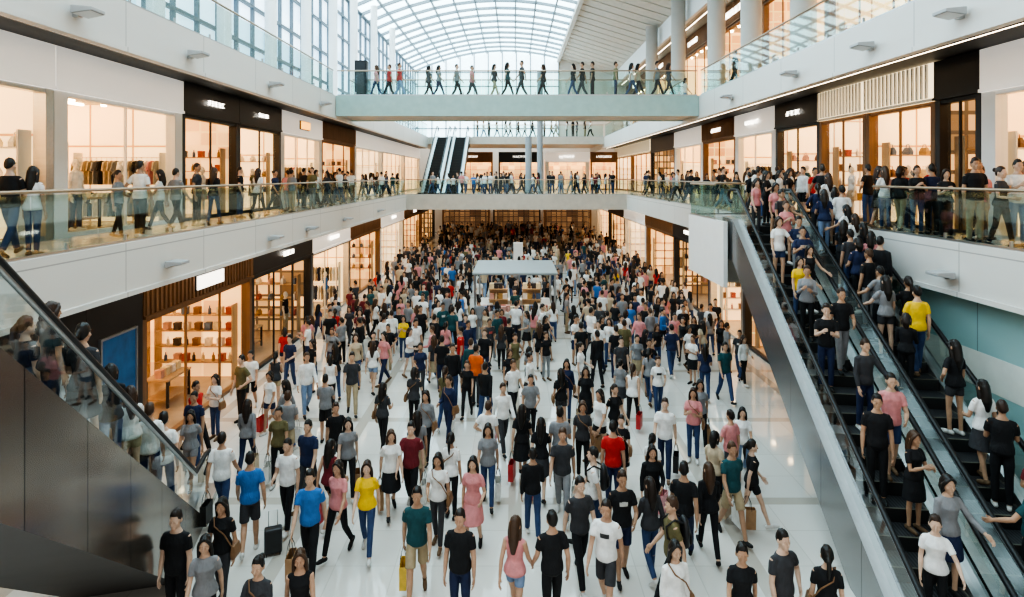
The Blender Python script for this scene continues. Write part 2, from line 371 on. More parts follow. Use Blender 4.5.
    for k in 'lr':
        s_ = MB(); he,ba,to,an = J[k+'he'],J[k+'ba'],J[k+'to'],J[k+'an']
        s_.tube([he,lerp(he,ba,.5),ba,to], [.039,.038,.042,.032], 10); s_.tube([an-V((0,0,.01)),lerp(he,ba,.35)], [.042,.04], 10)
        out['shoe'+k] = setm(remesh(s_, .012, 1), M['cloth']); out['shoemb'+k] = s_
    for q in ('t-shirt','shirt','tank top','trousers','shorts','skirt'):
        if q in out: setm(out[q], M['cloth'])
    return out
for sx in 'mf':
    for ps in POSES: BODY[sx,ps] = make_variant(sx, ps)

COLS = {'black':(.012,.012,.014),'white':(.78,.77,.75),'grey':(.24,.24,.25),'navy':(.02,.03,.08),'teal':(.02,.08,.09),'red':(.5,.03,.025),'pink':(.64,.26,.26),
        'blue':(.04,.16,.42),'maroon':(.18,.022,.03),'olive':(.14,.12,.055),'beige':(.52,.42,.3),'yellow':(.8,.52,.03),'charcoal':(.05,.05,.055),'orange':(.7,.14,.03),'khaki':(.38,.3,.19)}
JEAN = {'blue':(.04,.07,.16),'light':(.2,.28,.42)}
TW = [('black',35),('white',25),('grey',11),('navy',8),('charcoal',9),('teal',2.5),('red',2.5),('pink',5),('blue',1.5),('maroon',3),('olive',2),('beige',5),('yellow',.5)]
BW = [('black',42),('charcoal',14),('navy',10),('grey',8),('khaki',9),('jeans',26),('light',8)]
def pick(w):
    return random.choices([a for a,_ in w],[b for _,b in w])[0]
PEOPLE = []
def addp(x, y, z, rot, zone, group, sex=None, pose=None, top=None, tc=None, bot=None, bc=None, hair=None, scale=None, extra=None):
    sex = sex or random.choice('mf')
    pose = pose or random.choices(list(POSES),[18,18,15,14,9,6,10,7,10,0])[0]
    top = top or random.choices(['t-shirt','shirt','tank top'],[74,18,8 if sex == 'f' else 0])[0]
    if bot is None: bot = random.choices(['trousers','shorts','skirt'],[70,19,12 if sex == 'f' else 0])[0]
    tc = tc or pick(TW)
    bc = bc or pick(BW)
    if bc in ('jeans','light') and bot == 'skirt': bc = 'black'
    hair = hair or (random.choice(['short','short','quiff']) if sex == 'm' else random.choices(['long','ponytail','bun','bob'],[52,18,12,18])[0])
    sk = random.choice([(.5,.3,.2),(.56,.36,.25),(.42,.25,.16),(.62,.42,.31),(.47,.28,.18)])
    PEOPLE.append(dict(x=x,y=y,z=z,rot=rot,zone=zone,group=group,sex=sex,pose=pose,top=top,tc=tc,bot=bot,bc=bc,hair=hair,sk=sk,
        sc=scale or random.uniform(.91,1.03),hc=random.choice([(.014,.011,.009)]*5+[(.04,.02,.012),(.07,.035,.018),(.025,.016,.012)]),
        shc=random.choice([(.02,.02,.02)]*3+[(.6,.58,.55)]*2+[(.15,.09,.05)]),extra=extra))
def gzone(x, y):
    sd = 'left' if x < -2.2 else ('right' if x > 2.2 else 'centre')
    if y < 12: return 'in %s foreground' % sd
    if y < 18: return 'in %s midground' % sd
    if y < 27: return {'left':'left of kiosk','right':'right of kiosk','centre':'before the kiosk'}[sd]
    if y < 38: return 'beyond kiosk at %s' % sd
    return 'far down hall, %s' % sd
HALL = 'shoppers walking through the hall'
def hero(px, hy, sex, face, pose, top, tc, bot, bc, hair=None, extra=None, dx=0):
    s = (hy-176)/(6.5-DIM[sex]['H']); x = (px-515)/s+dx; y = F/s
    r = {'f':0,'b':pi,'l':-pi/2,'r':pi/2}[face]+random.uniform(-.35,.35)
    addp(x, y, 0, r, gzone(x,y), HALL, sex, pose, top, tc, bot, bc, hair, 1.0, extra)
T='t-shirt'
for h in [
 (176,512,'m','f','stand',T,'black','trousers','black',None,None),(205,536,'f','f','walk',T,'grey','trousers','black','long',None),(222,500,'f','f','stroll',T,'black','trousers','charcoal','long',None),
 (258,559,'f','f','phone',T,'charcoal','trousers','black','bun',None),(300,550,'f','f','walkb','tank top','black','trousers','navy','long',None),
 (310,470,'m','f','walk',T,'blue','trousers','black',None,'paper'),(338,461,'f','f','walkb',T,'pink','trousers','black','long',None),(367,461,'f','f','walk',T,'yellow','trousers','jeans','long',None),
 (417,487,'m','f','walkb',T,'teal','shorts','khaki',None,'yellow'),(460,511,'m','f','stand',T,'black','trousers','navy',None,None),(438,455,'f','f','stroll',T,'white','trousers','charcoal','long',None),
 (473,458,'f','f','bag',T,'pink','skirt','pink','long',None),(515,517,'f','b','walk','tank top','pink','shorts','light','long',None),(552,511,'m','b','step',T,'black','trousers','black',None,None),
 (606,500,'m','f','walk',T,'white','shorts','charcoal',None,'print'),(580,477,'m','f','walkb',T,'charcoal','trousers','black',None,None),(622,473,'m','f','strollb',T,'black','shorts','navy',None,'print'),
 (593,447,'m','l','walk',T,'white','trousers','jeans',None,'pack'),(613,422,'m','b','stand',T,'red','trousers','navy',None,None),(675,543,'f','f','stand','shirt','white','trousers','grey','long',None),
 (672,497,'m','l','walk',T,'olive','trousers','black',None,'pack'),(709,463,'f','b','walk','shirt','black','trousers','black','long',None),(684,462,'m','b','walkb',T,'black','trousers','navy',None,None),
 (742,545,'f','f','walk',T,'black','trousers','black','bun',None),(783,532,'m','f','hip',T,'charcoal','trousers','black',None,None),(732,442,'m','f','walk',T,'teal','shorts','khaki',None,None),
 (827,548,'f','b','stand',T,'black','trousers','charcoal','ponytail',None),(222,432,'m','b','walk',T,'white','trousers','jeans',None,None),(250,452,'m','b','step',T,'blue','shorts','charcoal',None,'case'),
 (196,381,'m','r','walk','shirt','red','trousers','black',None,None),(308,420,'m','f','walkb',T,'navy','trousers','charcoal',None,None),(348,418,'f','f','walk',T,'grey','trousers','black','long',None),
 (330,440,'f','b','walk','tank top','maroon','shorts','black','long',None),(391,430,'f','f','walkb',T,'white','skirt','black','long',None),(411,422,'m','f','walk',T,'maroon','trousers','black',None,None),
 (426,392,'f','f','stroll','shirt','grey','trousers','black','long',None),(488,424,'f','f','walk',T,'grey','trousers','jeans','long',None),(522,405,'f','b','walk',T,'black','skirt','black','long',None),
 (541,418,'f','b','walk',T,'black','skirt','charcoal','long',None),(476,345,'m','b','stand',T,'orange','trousers','charcoal',None,None),(560,408,'m','b','stroll',T,'grey','trousers','black',None,None),
 (665,398,'m','f','walk',T,'white','trousers','navy',None,None),(700,380,'f','f','walk',T,'grey','trousers','black','long',None),(725,342,'m','f','walk',T,'teal','trousers','jeans',None,None),(705,345,'f','b','stroll',T,'navy','trousers','jeans','long',None),
 (652,447,'f','f','strollb','shirt','black','trousers','charcoal','long',None),(752,440,'f','r','walkb',T,'black','shorts','black','ponytail',None),(650,478,'f','b','step','shirt','charcoal','trousers','jeans','long',None)]:
    hero(*h)
OCC = [(p['x'],p['y']) for p in PEOPLE]
COLPOS = [(1.0,44.5),(2.0,48),(.2,38)]
def free(x, y, dmin):
    return all((x-a)**2+(y-b)**2 > dmin*dmin for a,b in OCC) and all((x-a)**2+(y-b)**2 > .8 for a,b in COLPOS)
def scatter(n, x0, x1, y0, y1, dmin, ok=lambda x,y: True):
    out = []; tries = 0
    while len(out) < n and tries < n*60:
        tries += 1; x = random.uniform(x0,x1); y = random.uniform(y0,y1)
        if ok(x,y) and free(x,y,dmin): OCC.append((x,y)); out.append((x,y))
    return out
def okg(x, y):
    if x > 4.6+(y-10)*.1 and y < 18.3: return False
    if x < -4.6 and y < 12.4: return False
    if abs(x) < 2.1 and 23.3 < y < 27.9: return False
    return True
for x,y,r in ((-1.4,23.5,pi),(-.7,23.45,pi+.3),(.1,23.5,pi-.2),(.8,23.4,pi),(1.5,23.5,pi+.2),(-2.2,24.6,-pi/2),(-2.15,25.6,-pi/2),(2.15,24.8,pi/2),(2.2,25.9,pi/2),(0,25.9,0)):
    OCC.append((x,y)); addp(x,y,0,r if r else 0,'at the kiosk','shoppers around the kiosk',None,'stand')
# loose groups near the camera, denser beyond the kiosk
for x,y in scatter(30, -7.2, 7.2, 12.6, 20, 1.5, okg):
    for k in range(random.choice((1,2,3))):
        gx, gy = (x,y) if k == 0 else (x+random.uniform(-.95,.95), y+random.uniform(-.6,.6))
        if k and not (okg(gx,gy) and free(gx,gy,.55)): continue
        if k: OCC.append((gx,gy))
        addp(gx, gy, 0, random.choice([0,0,pi,random.uniform(0,6.28)])+random.gauss(0,.4), gzone(gx,gy), HALL)
for n,y0,y1,dm in ((12,10.6,13,.66),(34,12.4,20,.64),(152,20,29,.6),(205,29,44,.56),(170,44,65,.58)):
    for x,y in scatter(n, -7.6, 7.8, y0, y1, dm, okg):
        r = random.choice([0,0,0,pi,pi,random.uniform(0,2*pi),random.uniform(0,2*pi)])+random.gauss(0,.4)
        addp(x, y, 0, r, gzone(x,y), HALL)
LG = 'shoppers on the left gallery'; RG = 'shoppers on the right gallery'
for i,(px,x,tc,sx,fc) in enumerate([(10,-8.7,'black','m','b'),(33,-8.45,'white','f','b'),(118,-8.9,'grey','f','l'),(140,-8.5,'white','m','b'),(160,-8.9,'white','f','r'),(176,-8.5,'grey','m','b'),(197,-8.9,'charcoal','m','l'),(214,-8.5,'black','f','b'),
      (240,-9.1,'black','m','l'),(258,-8.5,'white','f','b'),(275,-8.9,'navy','f','l'),(292,-8.5,'grey','m','b'),(304,-9,'black','m','b'),(316,-8.5,'white','f','l'),(327,-9,'black','m','b')]):
    y = F*abs(x)/(515-px); OCC.append((x,y))
    addp(x, y, 5.1, {'b':pi,'l':pi/2,'r':-pi/2}[fc]+random.uniform(-.4,.4), 'on left gallery', LG, sx, ['walk','stand','strollb','hip','walkb'][i % 5], T, tc, 'trousers', None)
for x,y in scatter(30, -9.9, -8.2, 24, 42.5, .45): addp(x,y,5.1,random.uniform(0,6.28),'on left gallery',LG)
for px,x,tc,sx,fc in [(885,9.5,'white','f','b'),(903,9.8,'red','m','f'),(917,9.5,'black','f','f'),(932,9.9,'navy','m','b'),(946,9.5,'black','f','f'),(975,9.5,'black','m','f'),(1001,9.4,'charcoal','f','f'),(1018,9.8,'white','m','f'),(868,10.0,'black','m','b')]:
    y = F*x/(px-515); OCC.append((x,y))
    addp(x, y, 5.1, {'b':pi,'f':0}[fc]+random.uniform(-.5,.5), 'on right gallery', RG, sx, random.choice(['stand','phone','stroll','hip']), T, tc, 'trousers', 'khaki' if px == 975 else None)
for x,y in scatter(7, 9.35, 10.3, 11.8, 16, .5): addp(x,y,5.1,random.uniform(0,6.28),'on right gallery',RG,None,random.choice(['stand','phone','stroll']))
for x,y in scatter(24, 6.6, 10.2, 19.0, 23.5, .5, lambda x,y: x > 8.4 or y < 20.5): addp(x,y,5.1,random.uniform(0,6.28),'on right gallery',RG,None,random.choice(['stand','walk','stroll','hip']))
for x,y in scatter(24, 8.35, 10.2, 24, 42.5, .55): addp(x,y,5.1,random.uniform(0,6.28),'on right gallery',RG)
for x,y in scatter(40, -7.2, 7.4, 43.35, 44.9, .36): addp(x,y,5.1,random.choice([pi/2,-pi/2,0,pi])+random.gauss(0,.4),'on lower bridge','shoppers on the lower bridge')
for x,y in scatter(24, -3.4, 7.2, 47, 60, .6): addp(x,y,5.1,random.uniform(0,6.28),'on far landing','shoppers on the far landing')
for x in (-6.2,-5.7,-5.1,-4.0,-3.5,-1.9,-1.0,-.3,.2,1.2,2.6,3.1,3.6,4.6,5.1,5.6,6.3,6.9,-2.6):
    addp(x+random.uniform(-.1,.1), random.uniform(26.6,27.4), 9.93, random.choice([pi/2,-pi/2])+random.gauss(0,.2), 'on upper bridge', 'shoppers on the upper bridge', None, random.choice(['walk','walkb','stroll','step']))
for i in range(18): addp(-3.4+i*.61+random.uniform(-.2,.2), random.uniform(54.2,55.6), 9.93, random.choice([pi/2,-pi/2])+random.gauss(0,.3), 'on far upper landing', 'shoppers on the far upper landing')
for x,y in ((8.8,31),(8.8,33.5),(8.9,38),(8.8,24.0),(8.8,40)): addp(x,y,9.93,random.uniform(0,6.28),'on upper gallery','shoppers on the upper gallery')

# ------------------------------------------------------------------ escalators
def escalator(loc, rot, rise, slope, label, clad, depth=1.0, group=None, W=.47):
    tn = math.tan(R(slope)); run = rise/tn; n = int(round(run/.4)); rr = rise/n; dd = run/n
    t = thing('escalator', label, 'escalator', loc, rot, group)
    zc = lambda y: max(0., min(rise, y*tn))
    ys = [-1.3,-.8,-.4]+[run*i/14 for i in range(15)]+[run+.4,run+.8,run+1.3]
    sm = MB().box(-W,W,0,dd,-.2,rr-.004).box(-W,W,0,.03,rr-.004,rr,1).box(-W,-W+.03,.03,dd,rr-.004,rr,1).box(W-.03,W,.03,dd,rr-.004,rr,1).box(-W+.03,W-.03,.03,dd,rr-.004,rr).mesh('step')
    sm.materials.append(M['steps']); sm.materials.append(M['edge'])
    for i in range(n): link('step', sm, t, (0,i*dd,i*rr))
    for y0,y1,z in ((-1.3,0,0),(run,run+1.3,rise)):
        MB().box(-W,W,y0,y1,z-.12,z+.006).build('landing_plate', M['steel'], t)
    for s in (-1,1):
        x = s*(W+.1); g = MB()
        for a,b in zip(ys[1:-2],ys[2:-1]): g.quad((x,a,zc(a)+.14),(x,b,zc(b)+.14),(x,b,zc(b)+.94),(x,a,zc(a)+.94))
        g.build('glass_balustrade', M['glass'], t)
        h = [(x,-.75,.62),(x,-1.0,.68),(x,-1.1,.82),(x,-1.0,.96),(x,-.75,1.0)]+[(x,y,zc(y)+1.0) for y in ys[2:-2]]+[(x,run+.75,rise+1.0),(x,run+1.0,rise+.96),(x,run+1.1,rise+.82),(x,run+1.0,rise+.68),(x,run+.75,rise+.62)]
        hr = MB().tube(h, .042, 10).build('handrail', M['black'], t, True)
        MB().tube([(p[0],p[1],p[2]-.05) for p in h[5:-5]], .026, 8).build('handrail_track', M['steel'], hr, True)
        k = MB(); xi, xo = s*(W+.01), s*(W+.24)
        for a,b in zip(ys[:-1],ys[1:]):
            k.quad((xi,a,zc(a)-.1),(xi,b,zc(b)-.1),(xi,b,zc(b)+.17),(xi,a,zc(a)+.17)); k.quad((xi,a,zc(a)+.17),(xi,b,zc(b)+.17),(xo,b,zc(b)+.15),(xo,a,zc(a)+.15))
        k.build('skirt', M['steel'], t)
        q = MB()
        yy = [-1.3+(run+2.6)*i/60 for i in range(61)]
        lo = lambda y: max(.0 if loc[2] < .5 else -.3, zc(y)-depth)
        for a,b in zip(yy[:-1],yy[1:]): q.quad((xo,a,lo(a)),(xo,b,lo(b)),(xo,b,zc(b)+.15),(xo,a,zc(a)+.15))
        q.build('side_panel', clad, t)
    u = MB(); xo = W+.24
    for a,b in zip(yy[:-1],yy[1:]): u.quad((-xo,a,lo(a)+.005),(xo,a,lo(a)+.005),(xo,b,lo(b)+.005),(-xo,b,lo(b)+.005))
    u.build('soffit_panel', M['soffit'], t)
    return t, n, dd, rr
def on_esc(loc, rot, info, spots, zone, group, face):
    t,n,dd,rr = info
    for i,off in spots:
        if i >= n: continue
        p = Matrix.Rotation(rot,4,'Z') @ V((off,(i+.5)*dd,(i+1)*rr))
        addp(loc[0]+p.x, loc[1]+p.y, loc[2]+p.z, rot+(pi if face == 'up' else 0)+random.gauss(0,.35), zone, group, None, random.choice(['stand','hip','phone','rail','rail','strollb']))
HD = R(-7); L1 = (5.75,7.4,0); L2_ = (7.2,7.22,0)
e1 = escalator(L1, HD, 5.1, 27.5, 'long escalator with steel side panel rising right, nearer the hall floor', M['sidesteel'], 1.05, 'pair of escalators at right')
e2 = escalator(L2_, HD, 5.1, 27.5, 'long escalator beside the aqua wall at far right', M['sidesteel'], 1.05, 'pair of escalators at right')
EG = 'riders on the right escalators'
def fill(n, start, p2, p1):
    o = []; s = 1
    for i in range(start, n):
        q = random.random()
        if q < p2: o += [(i,-.22+random.uniform(-.02,.02)),(i,.22+random.uniform(-.02,.02))]
        elif q < p1: o.append((i,.18*s+random.uniform(-.05,.05))); s = random.choice((s,-s))
    return o
on_esc(L1, HD, e1, [(1,-.2),(2,.18),(4,.15),(5,-.2),(6,.2)]+fill(15,8,.1,.72)+fill(24,15,.2,.85), 'on inner right escalator', EG, 'down')
on_esc(L2_, HD, e2, [(0,-.18),(2,-.2),(3,.2),(5,.18)]+fill(15,6,.12,.75)+fill(24,15,.2,.85), 'on outer right escalator', EG, 'up')
LE = (-6.48,11.0,0); LR = math.atan2(-.255,-.967)
e3 = escalator(LE, LR, 5.1, 37, 'escalator with brown metal side panel at lower left corner', M['bronze'], 1.25)
on_esc(LE, LR, e3, [(0,.2),(1,-.2),(1,.22),(2,.2),(3,-.22),(3,.2),(4,.22),(5,-.2),(5,.22),(6,.2),(7,-.22),(7,.2),(8,.2),(9,-.2),(9,.22),(10,.22),(11,-.2)], 'on left escalator', 'riders on the left escalator', 'down')
escalator((-6.4,45.2,5.1), 0, 4.83, 30, 'distant dark escalator left of its twin, climbing to upper landing', M['dark'], .8, 'far escalators'); escalator((-4.8,45.2,5.1), 0, 4.83, 30, 'distant dark escalator right of its twin, climbing to upper landing', M['dark'], .8, 'far escalators')

# ------------------------------------------------------------------ build people
PEOPLE.sort(key=lambda p: p['y'])
IND = PEOPLE[:300]; REST = PEOPLE[300:]
def desc(p):
    bt = 'jeans' if p['bc'] in ('jeans','light') and p['bot'] == 'trousers' else p['bot']
    bn = {'jeans':'blue','light':'pale'}.get(p['bc'],p['bc'])
    fx, fy = sin(p['rot']), -cos(p['rot']); l = math.hypot(p['x'],p['y']); dt = (fx*-p['x']+fy*-p['y'])/l
    fc = 'facing camera' if dt > .5 else ('back turned' if dt < -.5 else 'side-on')
    return 'person in %s %s and %s %s' % (p['tc'],p['top'],bn,bt), fc
byl = {}
for p in IND:
    a, fc = desc(p); p['base'] = '%s, %s, %s' % (a, fc, p['zone']); p['px'] = 515+F*p['x']/p['y']; byl.setdefault(p['base'],[]).append(p)
for k,l in byl.items():
    l.sort(key=lambda p: p['px'])
    for i,p in enumerate(l): p['label'] = k if len(l) == 1 else '%s, %s from left' % (k, ORD[i])
def bcol(p): return {'jeans':JEAN['blue'],'light':JEAN['light']}.get(p['bc']) or COLS[p['bc']]
def spawn(p):
    B = BODY[p['sex'],p['pose']]
    r = thing('person', p['label'], 'person', (p['x'],p['y'],p['z']), p['rot'], p['group']); r.scale = (p['sc']*SL,p['sc']*SL,p['sc'])
    link('body', B['body'], r, None, p['sk']); link('hair', HAIR[p['sex'],p['hair']], r, (0,0,B['dz']), p['hc'])
    tp = link(p['top'].replace('-','_').replace(' ','_'), B[p['top']], r, None, COLS[p['tc']]); link(p['bot'], B[p['bot']], r, None, bcol(p))
    link('shoe', B['shoel'], r, None, p['shc']); link('shoe', B['shoer'], r, None, p['shc'])
    if p['top'] == T and (p['extra'] == 'print' or (p['extra'] is None and p['y'] > 11 and p['z'] < 5 and random.random() < .1)):
        link('shirt_print', B['print'], tp, None, (.05,.05,.05) if p['tc'] in ('white','grey','beige','yellow','pink') else random.choice([(.6,.58,.55),(.45,.42,.38),(.5,.1,.08)]))
    return r
def shopping_bag(p, k, col, label, name='shopping_bag'):
    B = BODY[p['sex'],p['pose']]; hv = B['J'][k+'hand']*p['sc']; h = Matrix.Rotation(p['rot'],4,'Z') @ V((hv.x*SL,hv.y*SL,hv.z))
    t = thing(name, label, 'bag', (p['x']+h.x,p['y']+h.y,p['z']+h.z-.6), p['rot']+pi/2)
    b = MB(); w,dp,H = .15,.055,.36
    b.loft([[(-w*.94,-dp,0),(w*.94,-dp,0),(w*.94,dp,0),(-w*.94,dp,0)],[(-w,-dp,H),(w,-dp,H),(w,dp,H),(-w,dp,H)],[(-w+.008,-dp+.008,H),(w-.008,-dp+.008,H),(w-.008,dp-.008,H),(-w+.008,dp-.008,H)],[(-w*.9,-dp*.8,.02),(w*.9,-dp*.8,.02),(w*.9,dp*.8,.02),(-w*.9,dp*.8,.02)]])
    o = b.build('bag_body', M['goods'], t); o.color = (*col,1)
    for s in (-1,1): MB().tube([(-.07,s*dp,H-.03),(-.06,s*dp*.7,H+.12),(-.02,s*.012,H+.23),(.02,s*.012,H+.23),(.06,s*dp*.7,H+.12),(.07,s*dp,H-.03)], .005, 6).build('handle', M['dark'], t, True)
def backpack(p, label):
    B = BODY[p['sex'],p['pose']]; t = thing('backpack', label, 'backpack', (p['x'],p['y'],B['dz']), p['rot']); t.scale = (SL,SL,1)
    MB().loft([ering(0,.2,1.02,.1,.05),ering(0,.21,1.06,.14,.075),ering(0,.21,1.25,.145,.08),ering(0,.2,1.4,.12,.06),ering(0,.19,1.45,.06,.03)]).build('bag_body', M['dark'], t, True)
    MB().loft([ering(0,.28,1.07,.09,.02),ering(0,.285,1.1,.11,.035),ering(0,.285,1.2,.11,.035),ering(0,.28,1.24,.09,.02)]).build('pocket', M['black'], t, True)
    for s in (-1,1): MB().tube([(s*.1,.15,1.4),(s*.115,.02,1.455),(s*.115,-.125,1.36),(s*.13,-.11,1.2),(s*.12,.14,1.08)], .016, 6).build('strap', M['black'], t, True)
def crossbody(p, label):
    B = BODY[p['sex'],p['pose']]; t = thing('shoulder_bag', label, 'bag', (p['x'],p['y'],p['z']+B['dz']), p['rot']); t.scale = (SL*p['sc'],SL*p['sc'],p['sc'])
    zz = DIM[p['sex']]['hpz']
    MB().loft([[(.2,-.12,zz-.12),(.26,-.12,zz-.12),(.26,.1,zz-.12),(.2,.1,zz-.12)],[(.19,-.13,zz-.05),(.275,-.13,zz-.05),(.275,.11,zz-.05),(.19,.11,zz-.05)],[(.2,-.11,zz+.08),(.25,-.11,zz+.08),(.25,.09,zz+.08),(.2,.09,zz+.08)]]).build('bag_body', M['wood'], t, bev=.015)
    s = DIM[p['sex']]['shz']
    MB().tube([(.22,-.1,zz+.06),(.1,-.135,zz+.27),(-.06,-.13,s-.08),(-.115,-.03,s+.01),(-.06,.12,s-.1),(.1,.13,zz+.25),(.22,.08,zz+.06)], .011, 6).build('strap', M['wood'], t, True)
def suitcase(p):
    t = thing('suitcase', 'small dark upright suitcase standing beside person in blue t-shirt', 'suitcase', (p['x']+.42,p['y']-.05,0), .4); t.scale = (.72,.72,.76)
    MB().box(-.2,.2,-.12,.12,.05,.6).build('shell', M['dark'], t, bev=.04)
    MB().tube([(-.1,.08,.6),(-.1,.08,.95),(.1,.08,.95),(.1,.08,.6)], .01, 6).build('handle', M['steel'], t)
    for a in (-.15,.15):
        for b in (-.08,.08): MB().tube([(a-.012,b,.03),(a+.012,b,.03)], .03, 8, rnd=False).build('wheel', M['black'], t)
for p in IND:
    spawn(p)
    if p['extra'] == 'paper': shopping_bag(p,'r',(.35,.2,.1),'brown paper shopping bag carried by person in blue t-shirt')
    if p['extra'] == 'yellow': shopping_bag(p,'r',(.75,.5,.08),'yellow shopping bag carried by person in teal t-shirt and khaki shorts')
    if p['extra'] == 'pack': backpack(p, 'black backpack worn by person in %s t-shirt in %s' % (p['tc'], p['zone'].replace('in ','')))
    if p['extra'] == 'case': suitcase(p)
wb = [p for p in IND if p['group'] == HALL and not p['extra'] and p['pose'] in ('walk','walkb','bag','step') and p['y'] > 10.5]
for i,p in enumerate(wb[:30:1]):
    cn = ['white','red','brown','black','white','beige','brown','white','pink','black','white','brown','red','beige'][i % 14]
    shopping_bag(p,'l' if p['pose'] == 'walk' else 'r',{'white':(.75,.74,.7),'red':(.5,.04,.04),'brown':(.35,.2,.1),'black':(.02,.02,.02),'beige':(.55,.42,.28),'pink':(.7,.3,.32)}[cn],'%s shopping bag held by %s' % (cn, p['label'].split(', ')[0]+' '+p['zone']))
cb = [p for p in IND if p['sex'] == 'f' and p['group'] == HALL and not p['extra'] and p['pose'] in ('stand','stroll','phone')]
for i,p in enumerate(cb[:16]): crossbody(p, 'brown shoulder bag worn by %s' % (p['label'].split(', ')[0]+' '+p['zone']))
# distant crowd: one mesh
LOW = {}
def low(mb, vox, dec):
    me = remesh(mb, vox, 1, dec); me.calc_loop_triangles()
    v = np.empty(len(me.vertices)*3, np.float32); me.vertices.foreach_get('co', v)
    t = np.empty(len(me.loop_triangles)*3, np.int32); me.loop_triangles.foreach_get('vertices', t)
    bpy.data.meshes.remove(me); return v.reshape(-1,3), t.reshape(-1,3)
def crowd():
    for sx in 'mf':
        for ps in ('walk','walkb','stand'):
            B = BODY[sx,ps]; hm = hair_mb(sx,'long' if sx == 'f' else 'short'); hm.v = [(a,b,c+B['dz']) for a,b,c in hm.v]
            sh = MB(); sh.add(B['shoembl'].v,B['shoembl'].f); sh.add(B['shoembr'].v,B['shoembr'].f)
            LOW[sx,ps] = [low(B['lowbody'],.024,.16),low(hm,.024,.25),low(B['t-shirt_mb'],.026,.2),low(B['trousers_mb'],.026,.2),low(sh,.022,.25)]
    VV=[];TT=[];CC=[];o=0
    for p in REST:
        ps = p['pose'] if p['pose'] in ('walk','walkb','stand') else random.choice(['walk','walkb','stand'])
        c,s = cos(p['rot']),sin(p['rot']); Rm = np.array([[c,-s,0],[s,c,0],[0,0,1]],np.float32); S3 = np.array([SL,SL,1],np.float32)*p['sc']
        for (v,t),col in zip(LOW[p['sex'],ps],(p['sk'],p['hc'],COLS[p['tc']],bcol(p),p['shc'])):
            VV.append((v*S3)@Rm.T+np.array([p['x'],p['y'],p['z']],np.float32)); TT.append(t+o); o += len(v)
            CC.append(np.tile(np.array([*col,1],np.float32),(len(v),1)))
    VV=np.concatenate(VV);TT=np.concatenate(TT);CC=np.concatenate(CC)
    me=bpy.data.meshes.new('crowd'); me.vertices.add(len(VV)); me.vertices.foreach_set('co',VV.ravel())
    me.loops.add(len(TT)*3); me.loops.foreach_set('vertex_index',TT.ravel().astype(np.int32)); me.polygons.add(len(TT)); me.polygons.foreach_set('loop_start',np.arange(0,len(TT)*3,3,dtype=np.int32))
    me.update(calc_edges=True); me.validate()
    at=me.attributes.new('Col','FLOAT_COLOR','POINT'); at.data.foreach_set('color',CC.ravel())
    me.polygons.foreach_set('use_smooth',[True]*len(me.polygons)); me.materials.append(M['vcol'])
    o=link('crowd',me); tag(o,'dense crowd of distant shoppers filling the far hall and far bridges','crowd'); o['kind']='stuff'
crowd()

# ------------------------------------------------------------------ setting
Z2, Z2B, Z3, Z3B, YE = 5.1, 4.2, 9.93, 9.42, 64.
struct('floor', MB().box(-12.5,12.7,2,YE+6,-.2,0), M['floor'])
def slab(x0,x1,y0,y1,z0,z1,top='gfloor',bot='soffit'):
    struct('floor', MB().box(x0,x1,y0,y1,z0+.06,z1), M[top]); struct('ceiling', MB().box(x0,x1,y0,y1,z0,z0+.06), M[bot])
tn = [0]
def trim(mb, m): tn[0] += 1; return struct('trim_%d' % tn[0], mb, m)
slab(-14,-7.9,3,YE,Z2B,Z2); trim(MB().box(-7.9,-7.78,3,42.9,Z2B-.08,Z2+.06).box(-7.94,-7.74,3,42.9,Z2B-.12,Z2B-.02), M['fascia'])
slab(-14,-7.9,3,YE,Z3B,Z3); trim(MB().box(-7.9,-7.78,3,YE,9.02,Z3+.06).box(-7.94,-7.74,3,YE,8.98,9.08), M['fascia'])
slab(9.0,14.4,3,16.4,Z2B,Z2); trim(MB().box(8.88,9.0,3,15.4,Z2B-.08,Z2+.06).box(8.84,9.04,3,15.4,Z2B-.12,Z2B-.02), M['fascia'])
slab(8.1,14.4,18.6,YE,Z2B,Z2); trim(MB().box(7.98,8.1,20.9,42.9,Z2B-.08,Z2+.06), M['fascia'])
slab(9.9,14.4,16.4,18.6,Z2B,Z2)
slab(6.2,8.1,18.55,20.9,3.2,Z2,bot='lsoffit'); trim(MB().box(6.08,6.2,17.5,21.0,3.25,Z2+.06).box(6.2,8.0,20.9,21.0,3.25,Z2+.06), M['white'])
slab(8.1,17,3,YE,Z3B,Z3); trim(MB().box(7.98,8.1,3,YE,9.02,Z3+.06).box(7.94,8.14,3,YE,8.98,9.08), M['fascia'])
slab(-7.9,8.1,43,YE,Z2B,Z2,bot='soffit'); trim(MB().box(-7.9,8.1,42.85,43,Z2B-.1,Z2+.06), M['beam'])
slab(-7.78,7.98,53.8,YE,9.45,Z3,bot='lsoffit'); trim(MB().box(-7.78,7.98,53.68,53.8,9.35,Z3+.06), M['beam'])
for i,(x,z,y0,y1,lb) in enumerate(((-9.2,Z3B,6,63,'left gallery'),(9.6,Z3B,6,63,'right gallery'),(-8.2,Z2B,12.5,63,'left ground floor edge'),(8.45,Z2B,21.5,63,'right ground floor edge'),(11.2,16.1,6,63,'upper right gallery'))):  # strips added to brighten shop headers and walkways
    t = thing('added_light_strip', 'added warm white light strip in ceiling along %s' % lb, 'light', (x,0,z)); MB().box(-.05,.05,y0,y1,-.03,-.001).build('diffuser', M['strip'], t); MB().box(-.08,-.05,y0,y1,-.04,-.001).box(.05,.08,y0,y1,-.04,-.001).build('trim_frame', M['dark'], t)
